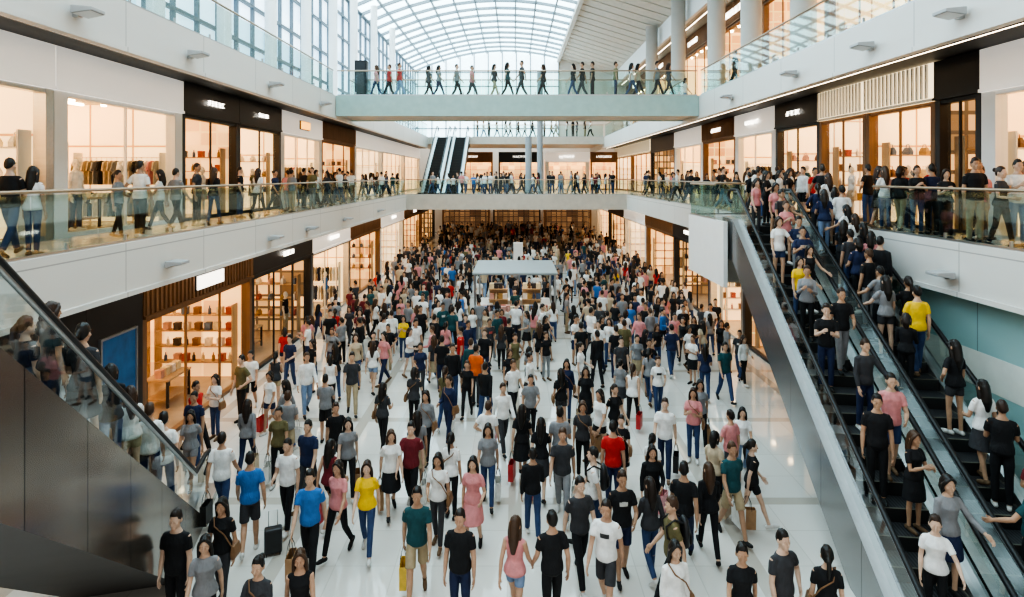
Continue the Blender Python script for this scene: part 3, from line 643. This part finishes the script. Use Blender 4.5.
def bridge(y0,y1,z0,z1,m,label):
    t = thing('footbridge', label, 'bridge', (0,y0,z0))
    MB().box(-7.76,7.96,.12,y1-y0-.12,.1,z1-z0).build('deck', M['gfloor'], t); MB().box(-7.76,7.96,.12,y1-y0-.12,0,.1).build('soffit', M['lsoffit'], t)
    for a in (0,y1-y0-.12): MB().box(-7.76,7.96,a,a+.12,-.04,z1-z0+.06).build('fascia_panel', m, t)
bridge(26,28.6,9.14,Z3,M['paleteal'],'grey green footbridge spanning the hall on the upper floor')
def railing(p0, p1, z, label, h=1.08, pw=1.6):
    p0 = V((*p0,0)); p1 = V((*p1,0)); d = p1-p0; L = d.length; rot = math.atan2(d.y,d.x)
    t = thing('glass_railing', label, 'railing', (p0.x,p0.y,z), rot)
    n = max(1,round(L/pw)); w = L/n
    gm = MB().box(.012,w-.012,-.006,.006,.04,h-.06).mesh('glass_panel'); gm.materials.append(M['glass'])
    cm = MB().box(-.02,.02,-.022,.022,.0,.16).mesh('clamp'); cm.materials.append(M['steel'])
    for i in range(n):
        g = link('glass_panel', gm, t, (i*w,0,0)); link('clamp', cm, g, (w*.5,0,0))
    MB().tube([(0,0,h),(L,0,h)], .032, 10).build('handrail', M['rail'], t, True)
    MB().box(0,L,-.03,.03,-.0,.05).build('base_channel', M['steel'], t)
railing((-7.86,5),(-7.86,42.9),Z2+.06,'long glass railing with bronze handrail along left gallery')
railing((8.96,5),(8.96,15.0),Z2+.06,'glass railing beside top of right escalators, nearest camera')
railing((6.14,18.4),(6.14,20.95),Z2+.06,'short glass railing on white landing beside escalators')
railing((6.14,20.95),(8.04,20.95),Z2+.06,'short glass railing across back edge of white landing')
railing((8.04,21.1),(8.04,42.9),Z2+.06,'long glass railing along far part of right gallery')
railing((-7.78,42.92),(7.98,42.92),Z2+.06,'glass railing along front of lower bridge')
railing((-7.7,26.06),(7.9,26.06),Z3+.06,'glass railing along front of upper footbridge'); railing((-7.7,28.54),(7.9,28.54),Z3+.06,'glass railing along back of upper footbridge')
railing((-3.8,53.74),(7.9,53.74),Z3+.06,'glass railing along front of far upper landing')
railing((8.04,5),(8.04,25.9),Z3+.06,'glass railing on upper right gallery before the footbridge'); railing((8.04,28.7),(8.04,53.6),Z3+.06,'glass railing on upper right gallery beyond the footbridge')
railing((-7.86,5),(-7.86,25.9),Z3+.06,'glass railing on upper left gallery before the footbridge'); railing((-7.86,28.7),(-7.86,53.6),Z3+.06,'glass railing on upper left gallery beyond the footbridge')
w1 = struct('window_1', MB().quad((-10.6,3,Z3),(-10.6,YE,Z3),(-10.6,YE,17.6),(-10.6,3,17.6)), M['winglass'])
fr = MB()
y = 3.
while y < YE: fr.box(-10.6,-10.45,y,y+.1,Z3,17.6); y += 1.4
for z in (Z3+.05,11.6,13.2,14.8,16.2,17.5): fr.box(-10.58,-10.44,3,YE,z,z+.12)
fr.build('window_frame', M['mullion'], w1)
def roofz(x):
    t = (x+10.6)/15.2; return 17.6+1.4*t+5.6*t*(1-t)
xs = [-10.6+15.2*i/10 for i in range(11)]
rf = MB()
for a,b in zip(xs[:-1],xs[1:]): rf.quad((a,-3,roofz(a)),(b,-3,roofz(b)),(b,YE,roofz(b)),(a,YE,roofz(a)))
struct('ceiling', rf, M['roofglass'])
rb = MB(); y = -3.
while y < YE+.1:
    for a,b in zip(xs[:-1],xs[1:]): rb.bar((a,y,roofz(a)-.12),(b,y,roofz(b)-.12),.14,.22)
    y += 2.0
for a in xs: rb.bar((a,-3,roofz(a)-.1),(a,YE,roofz(a)-.1),.11,.16)
trim(rb, M['rib'])
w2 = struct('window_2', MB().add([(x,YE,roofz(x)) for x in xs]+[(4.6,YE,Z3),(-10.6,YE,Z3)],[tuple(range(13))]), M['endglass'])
fr = MB()
for x in [-10.4+1.5*i for i in range(11)]: fr.box(x,x+.1,YE-.12,YE-.02,Z3,roofz(min(x,4.6)))
for z in (11.5,13,14.5,16,17.5): fr.box(-10.6,4.6,YE-.12,YE-.02,z,z+.1)
fr.build('window_frame', M['mullion'], w2)
struct('wall_back', MB().box(4.6,17,YE,YE+.2,Z3,19.2).box(-14,17,YE+6,YE+6.2,0,Z3).box(-14,-12.6,YE,YE+6,0,Z3).box(12.7,17,YE,YE+6,0,Z3), M['offwhite'])
sl = MB(); y = -3.
while y < YE:
    sl.add([(4.7,y,19.0),(10.5,y,17.2),(10.5,y+1.3,17.2),(4.7,y+1.3,19.0),(4.7,y,19.2),(10.5,y,17.4),(10.5,y+1.3,17.4),(4.7,y+1.3,19.2)],[(0,1,2,3),(7,6,5,4),(0,4,5,1),(1,5,6,2),(2,6,7,3),(3,7,4,0)]); y += 1.5
struct('ceiling', sl, M['lsoffit']); struct('ceiling', MB().add([(4.6,-3,19.3),(10.6,-3,17.5),(10.6,YE,17.5),(4.6,YE,19.3)],[(0,1,2,3)]), M['soffit'])
trim(MB().box(4.45,4.75,-3,YE,18.6,19.25), M['offwhite']); trim(MB().box(10.4,10.6,-3,YE,15.9,17.5), M['white'])
struct('ceiling', MB().box(10.6,17,-3,YE,16.1,16.3), M['lsoffit'])
struct('wall_right', MB().box(9.25,9.4,3,18.5,0,2.3).box(9.25,9.4,3,18.5,3.0,Z2B,0).box(9.24,9.4,3,18.5,2.3,3.0,1).box(9.22,9.25,3,18.5,.0,.2,2), [M['teal'],M['tealpale'],M['dark']])
struct('wall_right', MB().box(14.2,14.4,3,YE,0,Z3B).box(16.8,17,-3,YE,Z3,16.3), M['offwhite']); struct('wall_left', MB().box(-14,-13.8,3,YE,0,Z3B), M['offwhite'])
struct('wall_left', MB().box(-8.75,-8.5,11.9,13.7,0,Z2B).box(-8.75,-8.6,3,8.6,0,Z2B), M['dark'])
def column(x,y,z0,z1,r,label,m='white'):
    t = thing('column', label, 'column', (x,y,z0)); h = z1-z0
    MB().loft([ering(0,0,0,r*1.12,r*1.12,24),ering(0,0,.18,r*1.12,r*1.12,24),ering(0,0,.2,r,r,24),ering(0,0,h,r,r,24)]).build('shaft', M[m], t, True)
    MB().tube([(0,0,.2),(0,0,.26)], r*1.04, 24, rnd=False).build('base_ring', M['steel'], t)
for i,y in enumerate((12,15.7,19.4,23.1,27,31,35,40,46)): column(-9.4,y,Z3,roofz(-9.4)-.3,.22,'slim white column before left glazing, %s from camera' % ORD[i])
for i,y in enumerate((20.4,24.9,29.2,36,43)): column(9.8,y,Z3,17.2,.42,'thick beige grey column on upper right gallery, %s from camera' % ORD[i],'beigecol')
column(1.0,44.5,Z2,9.42,.24,'dark grey column rising from lower bridge','greycol'); column(2.0,48,Z2,Z3+5,.24,'dark grey column on far landing, behind its twin','greycol')

# ------------------------------------------------------------------ shops
gout = [(-.05,0),(-.2,-.06),(-.27,-.3),(-.19,-.33),(-.16,-.22),(-.17,-.72),(.17,-.72),(.16,-.22),(.19,-.33),(.27,-.3),(.2,-.06),(.05,0)]
gm_ = MB().loft([[(-.02,x,z) for x,z in gout],[(.02,x,z) for x,z in gout]]).tube([(0,0,-.02),(0,0,.05),(0,.02,.08),(0,0,.1)],.006,6).mesh('hanging_shirt'); gm_.materials.append(M['cloth'])
bott = MB().loft([ering(0,0,0,.05,.05,10),ering(0,0,.16,.05,.05,10),ering(0,0,.2,.02,.02,10),ering(0,0,.26,.02,.02,10),ering(0,0,.265,.016,.016,10)]).mesh('bottle'); bott.materials.append(M['goods'])
boxm = MB().box(-.09,.09,-.09,.09,0,.22).box(-.095,.095,-.095,.095,.16,.23).mesh('product_box'); boxm.materials.append(M['goods'])
hb = MB().loft([[(-.16,-.06,0),(.16,-.06,0),(.16,.06,0),(-.16,.06,0)],[(-.17,-.065,.1),(.17,-.065,.1),(.17,.065,.1),(-.17,.065,.1)],[(-.12,-.03,.22),(.12,-.03,.22),(.12,.03,.22),(-.12,.03,.22)]]).tube([(-.08,0,.21),(-.06,0,.31),(.06,0,.31),(.08,0,.21)],.01,6).mesh('handbag'); hb.materials.append(M['goods'])
gc = [(.7,.6,.4),(.4,.08,.06),(.75,.7,.65),(.75,.7,.6),(.1,.15,.25),(.4,.26,.1),(.6,.35,.3),(.05,.04,.04),(.2,.1,.05)]
spotm = MB().loft([ering(0,0,-.1,.07,.07,12),ering(0,0,0,.085,.085,12)]).mesh('spotlight'); spotm.materials.append(M['lamp'])
rs = random.Random(3)
def shop(loc, rot, w, h, hh, depth, style, label, lit='warmA', sign=None, stock=None, where=''):
    t = thing('shopfront', label, 'shopfront', loc, rot, 'shopfronts'); x = w/2; jw = {'white':.4,'cream':.22}.get(style,.16)
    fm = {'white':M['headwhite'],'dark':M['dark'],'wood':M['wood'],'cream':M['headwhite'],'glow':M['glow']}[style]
    f = MB()
    for s in (-1,1): f.box(s*x,s*(x-jw),-.06,.22,0,h)
    f.box(-x+jw,x-jw,-.04,.18,h-.1,h).box(-x+jw,x-jw,-.02,.14,0,.1)
    n = max(2,round((w-.4)/1.9)); pw = (w-2*jw)/n; dr = n//2
    for i in range(1,n): f.box(-x+jw+i*pw-.02,-x+jw+i*pw+.02,0,.06,.1,h-.1)
    f.build('frame', {'white':M['white'],'cream':M['steel'],'wood':M['wood'],'dark':M['dark'],'glow':M['wood']}[style], t)
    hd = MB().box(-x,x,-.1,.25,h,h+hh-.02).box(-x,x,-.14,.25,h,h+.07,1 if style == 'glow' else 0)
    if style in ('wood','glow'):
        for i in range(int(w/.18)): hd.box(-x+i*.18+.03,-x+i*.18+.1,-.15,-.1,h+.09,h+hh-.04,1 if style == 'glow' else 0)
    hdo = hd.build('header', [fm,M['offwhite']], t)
    for i in range(n):
        if i == dr and n > 2: continue
        a = -x+jw+i*pw+.03; b = a+pw-.06
        MB().quad((a,.04,.1),(b,.04,.1),(b,.04,h-.1),(a,.04,h-.1)).build('glass_pane', M['pane'], t)
    hi = h+.25
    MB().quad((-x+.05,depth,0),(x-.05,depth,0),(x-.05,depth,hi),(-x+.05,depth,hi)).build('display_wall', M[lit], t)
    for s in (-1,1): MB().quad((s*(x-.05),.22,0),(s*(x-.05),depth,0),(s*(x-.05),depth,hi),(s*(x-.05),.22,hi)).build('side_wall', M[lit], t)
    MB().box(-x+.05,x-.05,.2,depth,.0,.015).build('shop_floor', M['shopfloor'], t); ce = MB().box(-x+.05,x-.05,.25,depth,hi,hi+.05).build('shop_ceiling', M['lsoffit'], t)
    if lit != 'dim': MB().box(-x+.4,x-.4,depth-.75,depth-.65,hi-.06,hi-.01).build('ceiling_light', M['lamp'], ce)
    k = max(2,int(w/1.1))
    for i in range(k):
        for q in ((.8,1.9) if loc[1] < 34 else (.8,)): link('spotlight', spotm, ce, (-x+w*(i+.5)/k,q,hi-.005))
    sh = MB(); fs = 1 if rot > 0 else -1; L4 = (.55,1.05,1.55,2.05) if stock != 'bags' else (.7,1.35,2.0); dp = depth-.45
    for z in L4: sh.box(-x+.5,x-.5,depth-.35,depth-.02,z,z+.03)
    for a in (-x+.5,x-.5): sh.box(a-.02,a+.02,depth-.35,depth-.02,.0,2.4)
    if rot:
        xa, xb = fs*(x-.06), fs*(x-.42)
        if stock == 'clothes':
            for z in (1.0,1.95): sh.tube([(fs*(x-.36),.4,z),(fs*(x-.36),dp,z)],.014,8)
            for q in (.4,dp): sh.box(xa,xb,q-.015,q+.015,0,2.1)
        else:
            for z in L4: sh.box(xa,xb,.4,dp,z,z+.03)
            for q in (.4,dp): sh.box(xa,xb,q-.02,q+.02,0,2.4)
    sh.build('shelving', M['palewood'] if style in ('wood','dark','glow') else M['offwhite'], t)
    if stock and rot:
        MX = Matrix.Translation(loc) @ Matrix.Rotation(rot,4,'Z')
        if stock == 'clothes':
            for z in (1.0,1.95):
                q = .5
                while q < dp-.05:
                    p = MX @ V((fs*(x-.36),q,z-.09)); o = link('hanging_shirt', gm_, None, p, random.choice([COLS[c_] for c_ in ('white','beige','black','grey','navy','beige','khaki','pink','white')])); o.rotation_euler = (0,0,rot+pi/2+random.uniform(-.12,.12))
                    tag(o,'shirt hanging on wall rail in %s' % where,'shirt','shirts on wall rails in %s' % where); q += .15
        else:
            for z in L4:
                q = .55
                while q < dp-.1:
                    p = MX @ V((fs*(x-.24),q,z+.03)); kd = random.choice(['bottle','product_box','product_box']) if stock == 'goods' else 'handbag'
                    o = link(kd, {'bottle':bott,'product_box':boxm,'handbag':hb}[kd], None, p, random.choice(gc)); o.rotation_euler = (0,0,rot)
                    nm = {'bottle':'bottle','product_box':'boxed product','handbag':'handbag'}[kd]
                    tag(o,'small %s on side wall shelf of %s' % (nm,where),{'bottle':'bottle','product_box':'product','handbag':'handbag'}[kd],'%s on shelves of %s' % ({'bottle':'bottles','product_box':'boxes','handbag':'handbags'}[kd],where)); q += random.uniform(.24,.42) if stock == 'goods' else .5
    if sign:
        c, sw, shh = sign[:3]; zc_ = h+hh*.5
        if len(sign) > 3:
            MB().box(-sw/2,sw/2,-.2,-.1,zc_-shh/2,zc_+shh/2).box(-sw/2-.03,sw/2+.03,-.16,-.1,zc_-shh/2-.03,zc_+shh/2+.03,1).build('sign', [M[c],M['dark']], hdo)
        else:
            # raised lit lettering, too small to read in the photograph
            sg = MB(); a = -sw/2; gh = shh*.55; b_ = .022
            while a < sw/2-.08:
                gw = rs.choice((.07,.1,.12)); z0, z1 = zc_-gh/2, zc_+gh/2
                st = rs.sample(['l','r','t','m','b'],3)
                if 'l' in st or 'r' not in st: sg.box(a,a+b_,-.2,-.15,z0,z1)
                if 'r' in st: sg.box(a+gw-b_,a+gw,-.2,-.15,z0,z1)
                if 't' in st: sg.box(a,a+gw,-.199,-.15,z1-b_,z1)
                if 'm' in st: sg.box(a,a+gw,-.199,-.15,zc_-b_/2,zc_+b_/2)
                if 'b' in st: sg.box(a,a+gw,-.199,-.15,z0,z0+b_)
                a += gw+.05
            sg.build('sign_lettering', M[c], hdo)
    return t
def row(X, z, rot, bounds, h, hh, depth, styles, name, stocks=()):
    for i,(a,b) in enumerate(zip(bounds[:-1],bounds[1:])):
        st,lit,sg = styles[i % len(styles)]
        shop((X,(a+b)/2,z), rot, b-a-.02, h, hh, depth, st, '%s framed shopfront with warm lit window, %s from camera on %s' % ({'cream':'steel','glow':'wood'}.get(st,st), ORD[i], name), lit, sg, stocks[i] if i < len(stocks) else None, '%s %s shop' % (ORD[i],name))
row(-10.2,Z2,pi/2,[8,13.2,18.3,22,26,31.5,38,46,55,63.9],3.3,1.0,3.4,[('cream','warmB',None),('white','warmB',None),('dark','warmA',('signlit',1.1,.28)),('dark','warmB',('signlit',.9,.25)),('white','warmB',('signorange',1.2,.35,1)),('wood','warmA',None),('white','warmD',None)],'left gallery',['bags','clothes','goods','bags','clothes','goods'])
row(10.7,Z2,-pi/2,[8.2,13.7,15.2,18.2,21,24.5,29,34,40,47,55,63.9],3.3,1.0,3.4,[('white','warmB',None),('dark','warmC',None),('glow','warmB',None),('glow','warmD',None),('dark','warmB',('signlit',1.1,.3)),('white','warmB',('signlit',1.4,.3)),('wood','warmA',('signlit',1.4,.35))],'right gallery',['bags',None,'bags','goods','bags','clothes','goods'])
row(-8.6,0,pi/2,[8.6,11.9],3.1,1.0,3.3,[('dark','warmC',None)],'left ground floor edge')
row(-8.6,0,pi/2,[13.75,19.5,25.2,31,38,46,55,63.9],3.2,.9,3.3,[('wood','warmA',('signlit',1.4,.36,1)),('dark','warmC',('signlit',1.1,.3)),('cream','warmB',('signlit',1.4,.3)),('wood','warmA',None),('white','warmD',('signlit',1.2,.3))],'left ground floor',['goods','bags','clothes','bags'])
row(8.8,0,-pi/2,[18.7,23,27,33,40,48,56,63.9],3.2,.9,3.3,[('dark','warmA',None),('cream','warmB',('signlit',1.4,.3)),('dark','warmC',('signlit',1.2,.3)),('wood','warmA',None),('white','warmD',None)],'right ground floor',['goods','goods','bags'])
row(12.0,Z3,-pi/2,[17,23,29,36,44,54,63.9],4.9,1.2,3.4,[('wood','warmB',('signlit',2.0,.5)),('wood','warmA',('signlit',2.2,.5)),('wood','warmA',('signlit',2.4,.6))],'upper right gallery',['goods','bags','goods'])
for i,x in enumerate((-4.6,0.6,5.4,9.2)):
    shop((x,62,Z2),0,4.6 if i < 3 else 2.8,2.9,1.0,1.9,('wood','dark','white','wood')[i],'%s framed shopfront facing camera at far %s of landing' % (('wood','dark','white','narrow wood')[i],('left','middle','right','right corner')[i]),'warmA',('signlit',1.6,.35))
for i,x in enumerate((-5.4,0.2,5.8)):
    shop((x,YE+2,0),0,5.2,2.9,1.2,3.4,('wood','dark','wood')[i],'%s framed dim shopfront facing camera at far %s of ground floor' % (('wood','dark','wood')[i],('left','middle','right')[i]),'dim',('signlit',1.8,.35))
# mannequins
def mannequin(x,y,z,rot,tc,bc,sex,label):
    B = BODY[sex,'stand']; t = thing('mannequin', label, 'mannequin', (x,y,z+.03), rot, 'mannequins in shop windows'); t.scale = (SL,SL,1.03)
    link('body', B['body'], t, None, (.7,.66,.6)); link('top', B['t-shirt'], t, None, COLS[tc]); link('bottom', B['skirt' if sex == 'f' else 'trousers'], t, None, COLS[bc])
    MB().loft([ering(0,0,-.015,.24,.24,24),ering(0,0,0,.22,.22,24)]).build('base', M['steel'], t)
for x,y,z,tc,bc,sx in [(-10.9,9.6,Z2,'grey','black','f'),(-10.9,11.2,Z2,'white','black','f'),(-10.9,12.3,Z2,'maroon','grey','f'),(-10.9,14.1,Z2,'red','black','f'),(-10.9,14.9,Z2,'white','navy','m'),(-11.0,16.7,Z2,'beige','beige','f'),(-10.9,17.4,Z2,'black','grey','m'),(-10.9,19.0,Z2,'navy','black','f'),(-10.9,20.9,Z2,'white','khaki','f'),(-10.9,23.2,Z2,'white','maroon','f'),(-10.9,24.9,Z2,'olive','black','f'),(-10.9,28.0,Z2,'pink','navy','m'),(-10.9,29.6,Z2,'black','khaki','f'),
      (11.4,12,Z2,'white','khaki','f'),(11.4,9.8,Z2,'beige','black','f'),(11.4,11,Z2,'grey','navy','m'),(11.4,13.1,Z2,'white','black','m'),(11.4,16.5,Z2,'red','grey','f'),(11.4,17.4,Z2,'beige','navy','f'),(11.4,18.8,Z2,'black','grey','m'),(11.4,20.3,Z2,'white','beige','f'),(11.4,23.4,Z2,'teal','black','m'),(11.4,26.4,Z2,'maroon','black','f'),(11.4,31,Z2,'charcoal','black','f'),(-9.3,20.3,0,'white','black','f'),(-9.3,24.3,0,'black','khaki','m'),(-9.3,26.3,0,'pink','grey','f'),(-9.3,29.4,0,'blue','grey','m')]:
    mannequin(x,y,z,(pi/2 if x < 0 else -pi/2),tc,bc,sx,'pale mannequin in %s top and %s %s, %s shop window' % (tc,bc,'skirt' if sx == 'f' else 'trousers',('left upper' if x < 0 else 'right upper') if z else 'left ground floor'))
def display_table(x,y,z,label):
    t = thing('display_table', label, 'table', (x,y,z+.015)); MB().box(-.35,.35,-.6,.6,.74,.8).build('tabletop', M['palewood'], t, bev=.01); MB().box(-.3,.3,-.55,.55,.2,.24).build('shelf', M['palewood'], t)
    for a in (-.3,.3):
        for b in (-.55,.55): MB().box(a-.03,a+.03,b-.03,b+.03,0,.74).build('leg', M['dark'], t)
    for q in range(4):
        o = link('product_box', boxm, None, (x,y-.42+q*.28,z+.815), random.choice(gc)); tag(o,'small boxed product standing on a shop display table','product','boxes on display tables')
for i,(x,y,z,s) in enumerate(((-10.0,15.0,0,'front of first left ground floor shop'),(-10.0,17.3,0,'back of first left ground floor shop'),(-11.9,11.2,Z2,'nearest left gallery shop'),(-11.9,16.2,Z2,'second left gallery shop'),(-11.8,20.0,Z2,'dark left gallery shop'),(12.2,10.8,Z2,'nearest right gallery shop'),(12.3,19.6,Z2,'slatted right gallery shop'),(-10.0,22.4,0,'second left ground floor shop'))):
    display_table(x,y,z,'wooden display table with small boxes in %s' % s)
# poster
t = thing('poster', 'dark blue poster on dark wall behind left escalator', 'poster', (-8.48,12.85,1.6), pi/2)
pp = MB().box(-.55,.55,0,.03,0,1.5).build('poster_panel', M['poster'], t); MB().box(-.6,-.55,-.03,.03,-.05,1.55).box(.55,.6,-.03,.03,-.05,1.55).box(-.55,.55,-.03,.03,1.5,1.55).box(-.55,.55,-.03,.03,-.05,0).build('poster_frame', M['steel'], t)
# fascia floodlights
def flood(x,y,z,label):
    s = 1 if x < 0 else -1
    t = thing('floodlight', label, 'light', (x,y,z), 0 if s > 0 else pi, 'floodlights on gallery edges')
    MB().box(0,.1,-.06,.06,-.05,.05).build('bracket', M['steel'], t)
    ho = MB().add([(.08,-.22,-.02),(.08,.22,-.02),(.08,.22,.12),(.08,-.22,.12),(.42,-.18,.04),(.42,.18,.04),(.42,.18,.1),(.42,-.18,.1)],[(0,3,2,1),(4,5,6,7),(0,1,5,4),(1,2,6,5),(2,3,7,6),(3,0,4,7)]).build('housing', M['lampgrey'], t, bev=.01)
    MB().quad((.1,-.2,-.025),(.1,.2,-.025),(.4,.17,.03),(.4,-.17,.03)).build('lens', M['white'], ho)
for i,y in enumerate((13.4,19,22.4,27.2,34)): flood(-7.78,y,Z2B+.3,'grey wedge floodlight on left gallery edge, %s from camera' % ORD[i])
for i,y in enumerate((10.6,14.3,19,24)): flood(-7.78,y,9.35,'grey wedge floodlight on upper left gallery edge, %s from camera' % ORD[i])
flood(8.88,12.2,Z2B+.25,'grey wedge floodlight on near right gallery edge')
for i,y in enumerate((10.7,13.4,17,22)): flood(7.98,y,9.35,'grey wedge floodlight on upper right gallery edge, %s from camera' % ORD[i])
# kiosk
t = thing('kiosk', 'grey roofed sales kiosk with lit counters in middle of hall', 'kiosk', (0,24,0))
kr = MB().box(-1.7,1.7,-.2,3.4,2.56,2.66).build('canopy', M['canopy'], t, bev=.03); MB().box(-1.2,1.2,.4,2.8,2.52,2.558).build('ceiling_light', M['signlit'], kr)
for a in (-1.6,1.6):
    for b in (0,3.2): MB().box(a-.04,a+.04,b-.04,b+.04,0,2.56).build('post', M['steel'], t)
for a,b,c,d in ((-1.5,1.5,.1,.6),(-1.5,1.5,2.6,3.1),(-1.5,-1.0,.6,2.6),(1.0,1.5,.6,2.6)): MB().box(a,b,c,d,.08,.95).box(a-.04,b+.04,c-.04,d+.04,.95,1.0).box(a+.05,b-.05,c+.05,d-.05,0,.08).build('counter', M['offwhite'], t)
for a in (-.72,.72): MB().box(a-.4,a+.4,2.1,2.2,0,1.7).box(a-.42,a+.42,1.85,2.25,1.15,1.19).box(a-.42,a+.42,1.85,2.25,1.6,1.64).build('display_rack', M['palewood'], t)
for zz,yy_,x0,n in ((1.0,24.25,0,16),(1.0,24.5,0,16),(1.19,25.98,-.72,4),(1.64,25.98,-.72,4),(1.19,25.98,.72,4),(1.64,25.98,.72,4)):
    for i in range(n):
        k = random.random() < .5; o = link('bottle' if k else 'product_box', bott if k else boxm, None, (x0+(i-(n-1)/2)*.19,yy_,zz), random.choice(gc)); tag(o,'small %s displayed in the kiosk' % ('bottle' if k else 'boxed product'),'bottle' if k else 'product','goods in kiosk, %s' % ('bottles' if k else 'boxes'))
t = thing('sign_board', 'white sign board standing beyond the kiosk', 'sign', (.2,38,0))
MB().box(-.3,.3,-.05,.05,.3,2.3).build('panel', M['white'], t, bev=.02); MB().box(-.4,.4,-.25,.25,0,.08).box(-.06,.06,-.05,.05,.08,.3).build('stand', M['steel'], t)
t = thing('speaker_cabinet', 'black upright speaker cabinet at left end of upper footbridge', 'speaker', (-7.1,27.8,Z3))
cbx = MB().box(-.28,.28,-.22,.22,.06,1.9).build('cabinet', M['black'], t, bev=.03); MB().box(-.32,.32,-.26,.26,0,.06).build('base', M['dark'], t); MB().box(-.22,.22,-.235,-.22,.2,1.8).build('grille', M['dark'], cbx)

# ------------------------------------------------------------------ world, camera
w = bpy.data.worlds.new('World'); SC.world = w; w.use_nodes = True
bg = w.node_tree.nodes['Background']; bg.inputs[0].default_value = (1,.97,.93,1); bg.inputs[1].default_value = .85
cd = bpy.data.cameras.new('Camera'); co = bpy.data.objects.new('Camera', cd); C.objects.link(co)
co.location = CAM; co.rotation_euler = (pi/2,0,0); cd.sensor_width = 36; cd.lens = F/1024*36; cd.shift_x = -3/1024; cd.shift_y = -122.5/1024; cd.clip_end = 300
SC.camera = co
try:
    SC.view_settings.view_transform = 'AgX'; SC.view_settings.look = 'AgX - High Contrast'
except Exception as e: print(e)
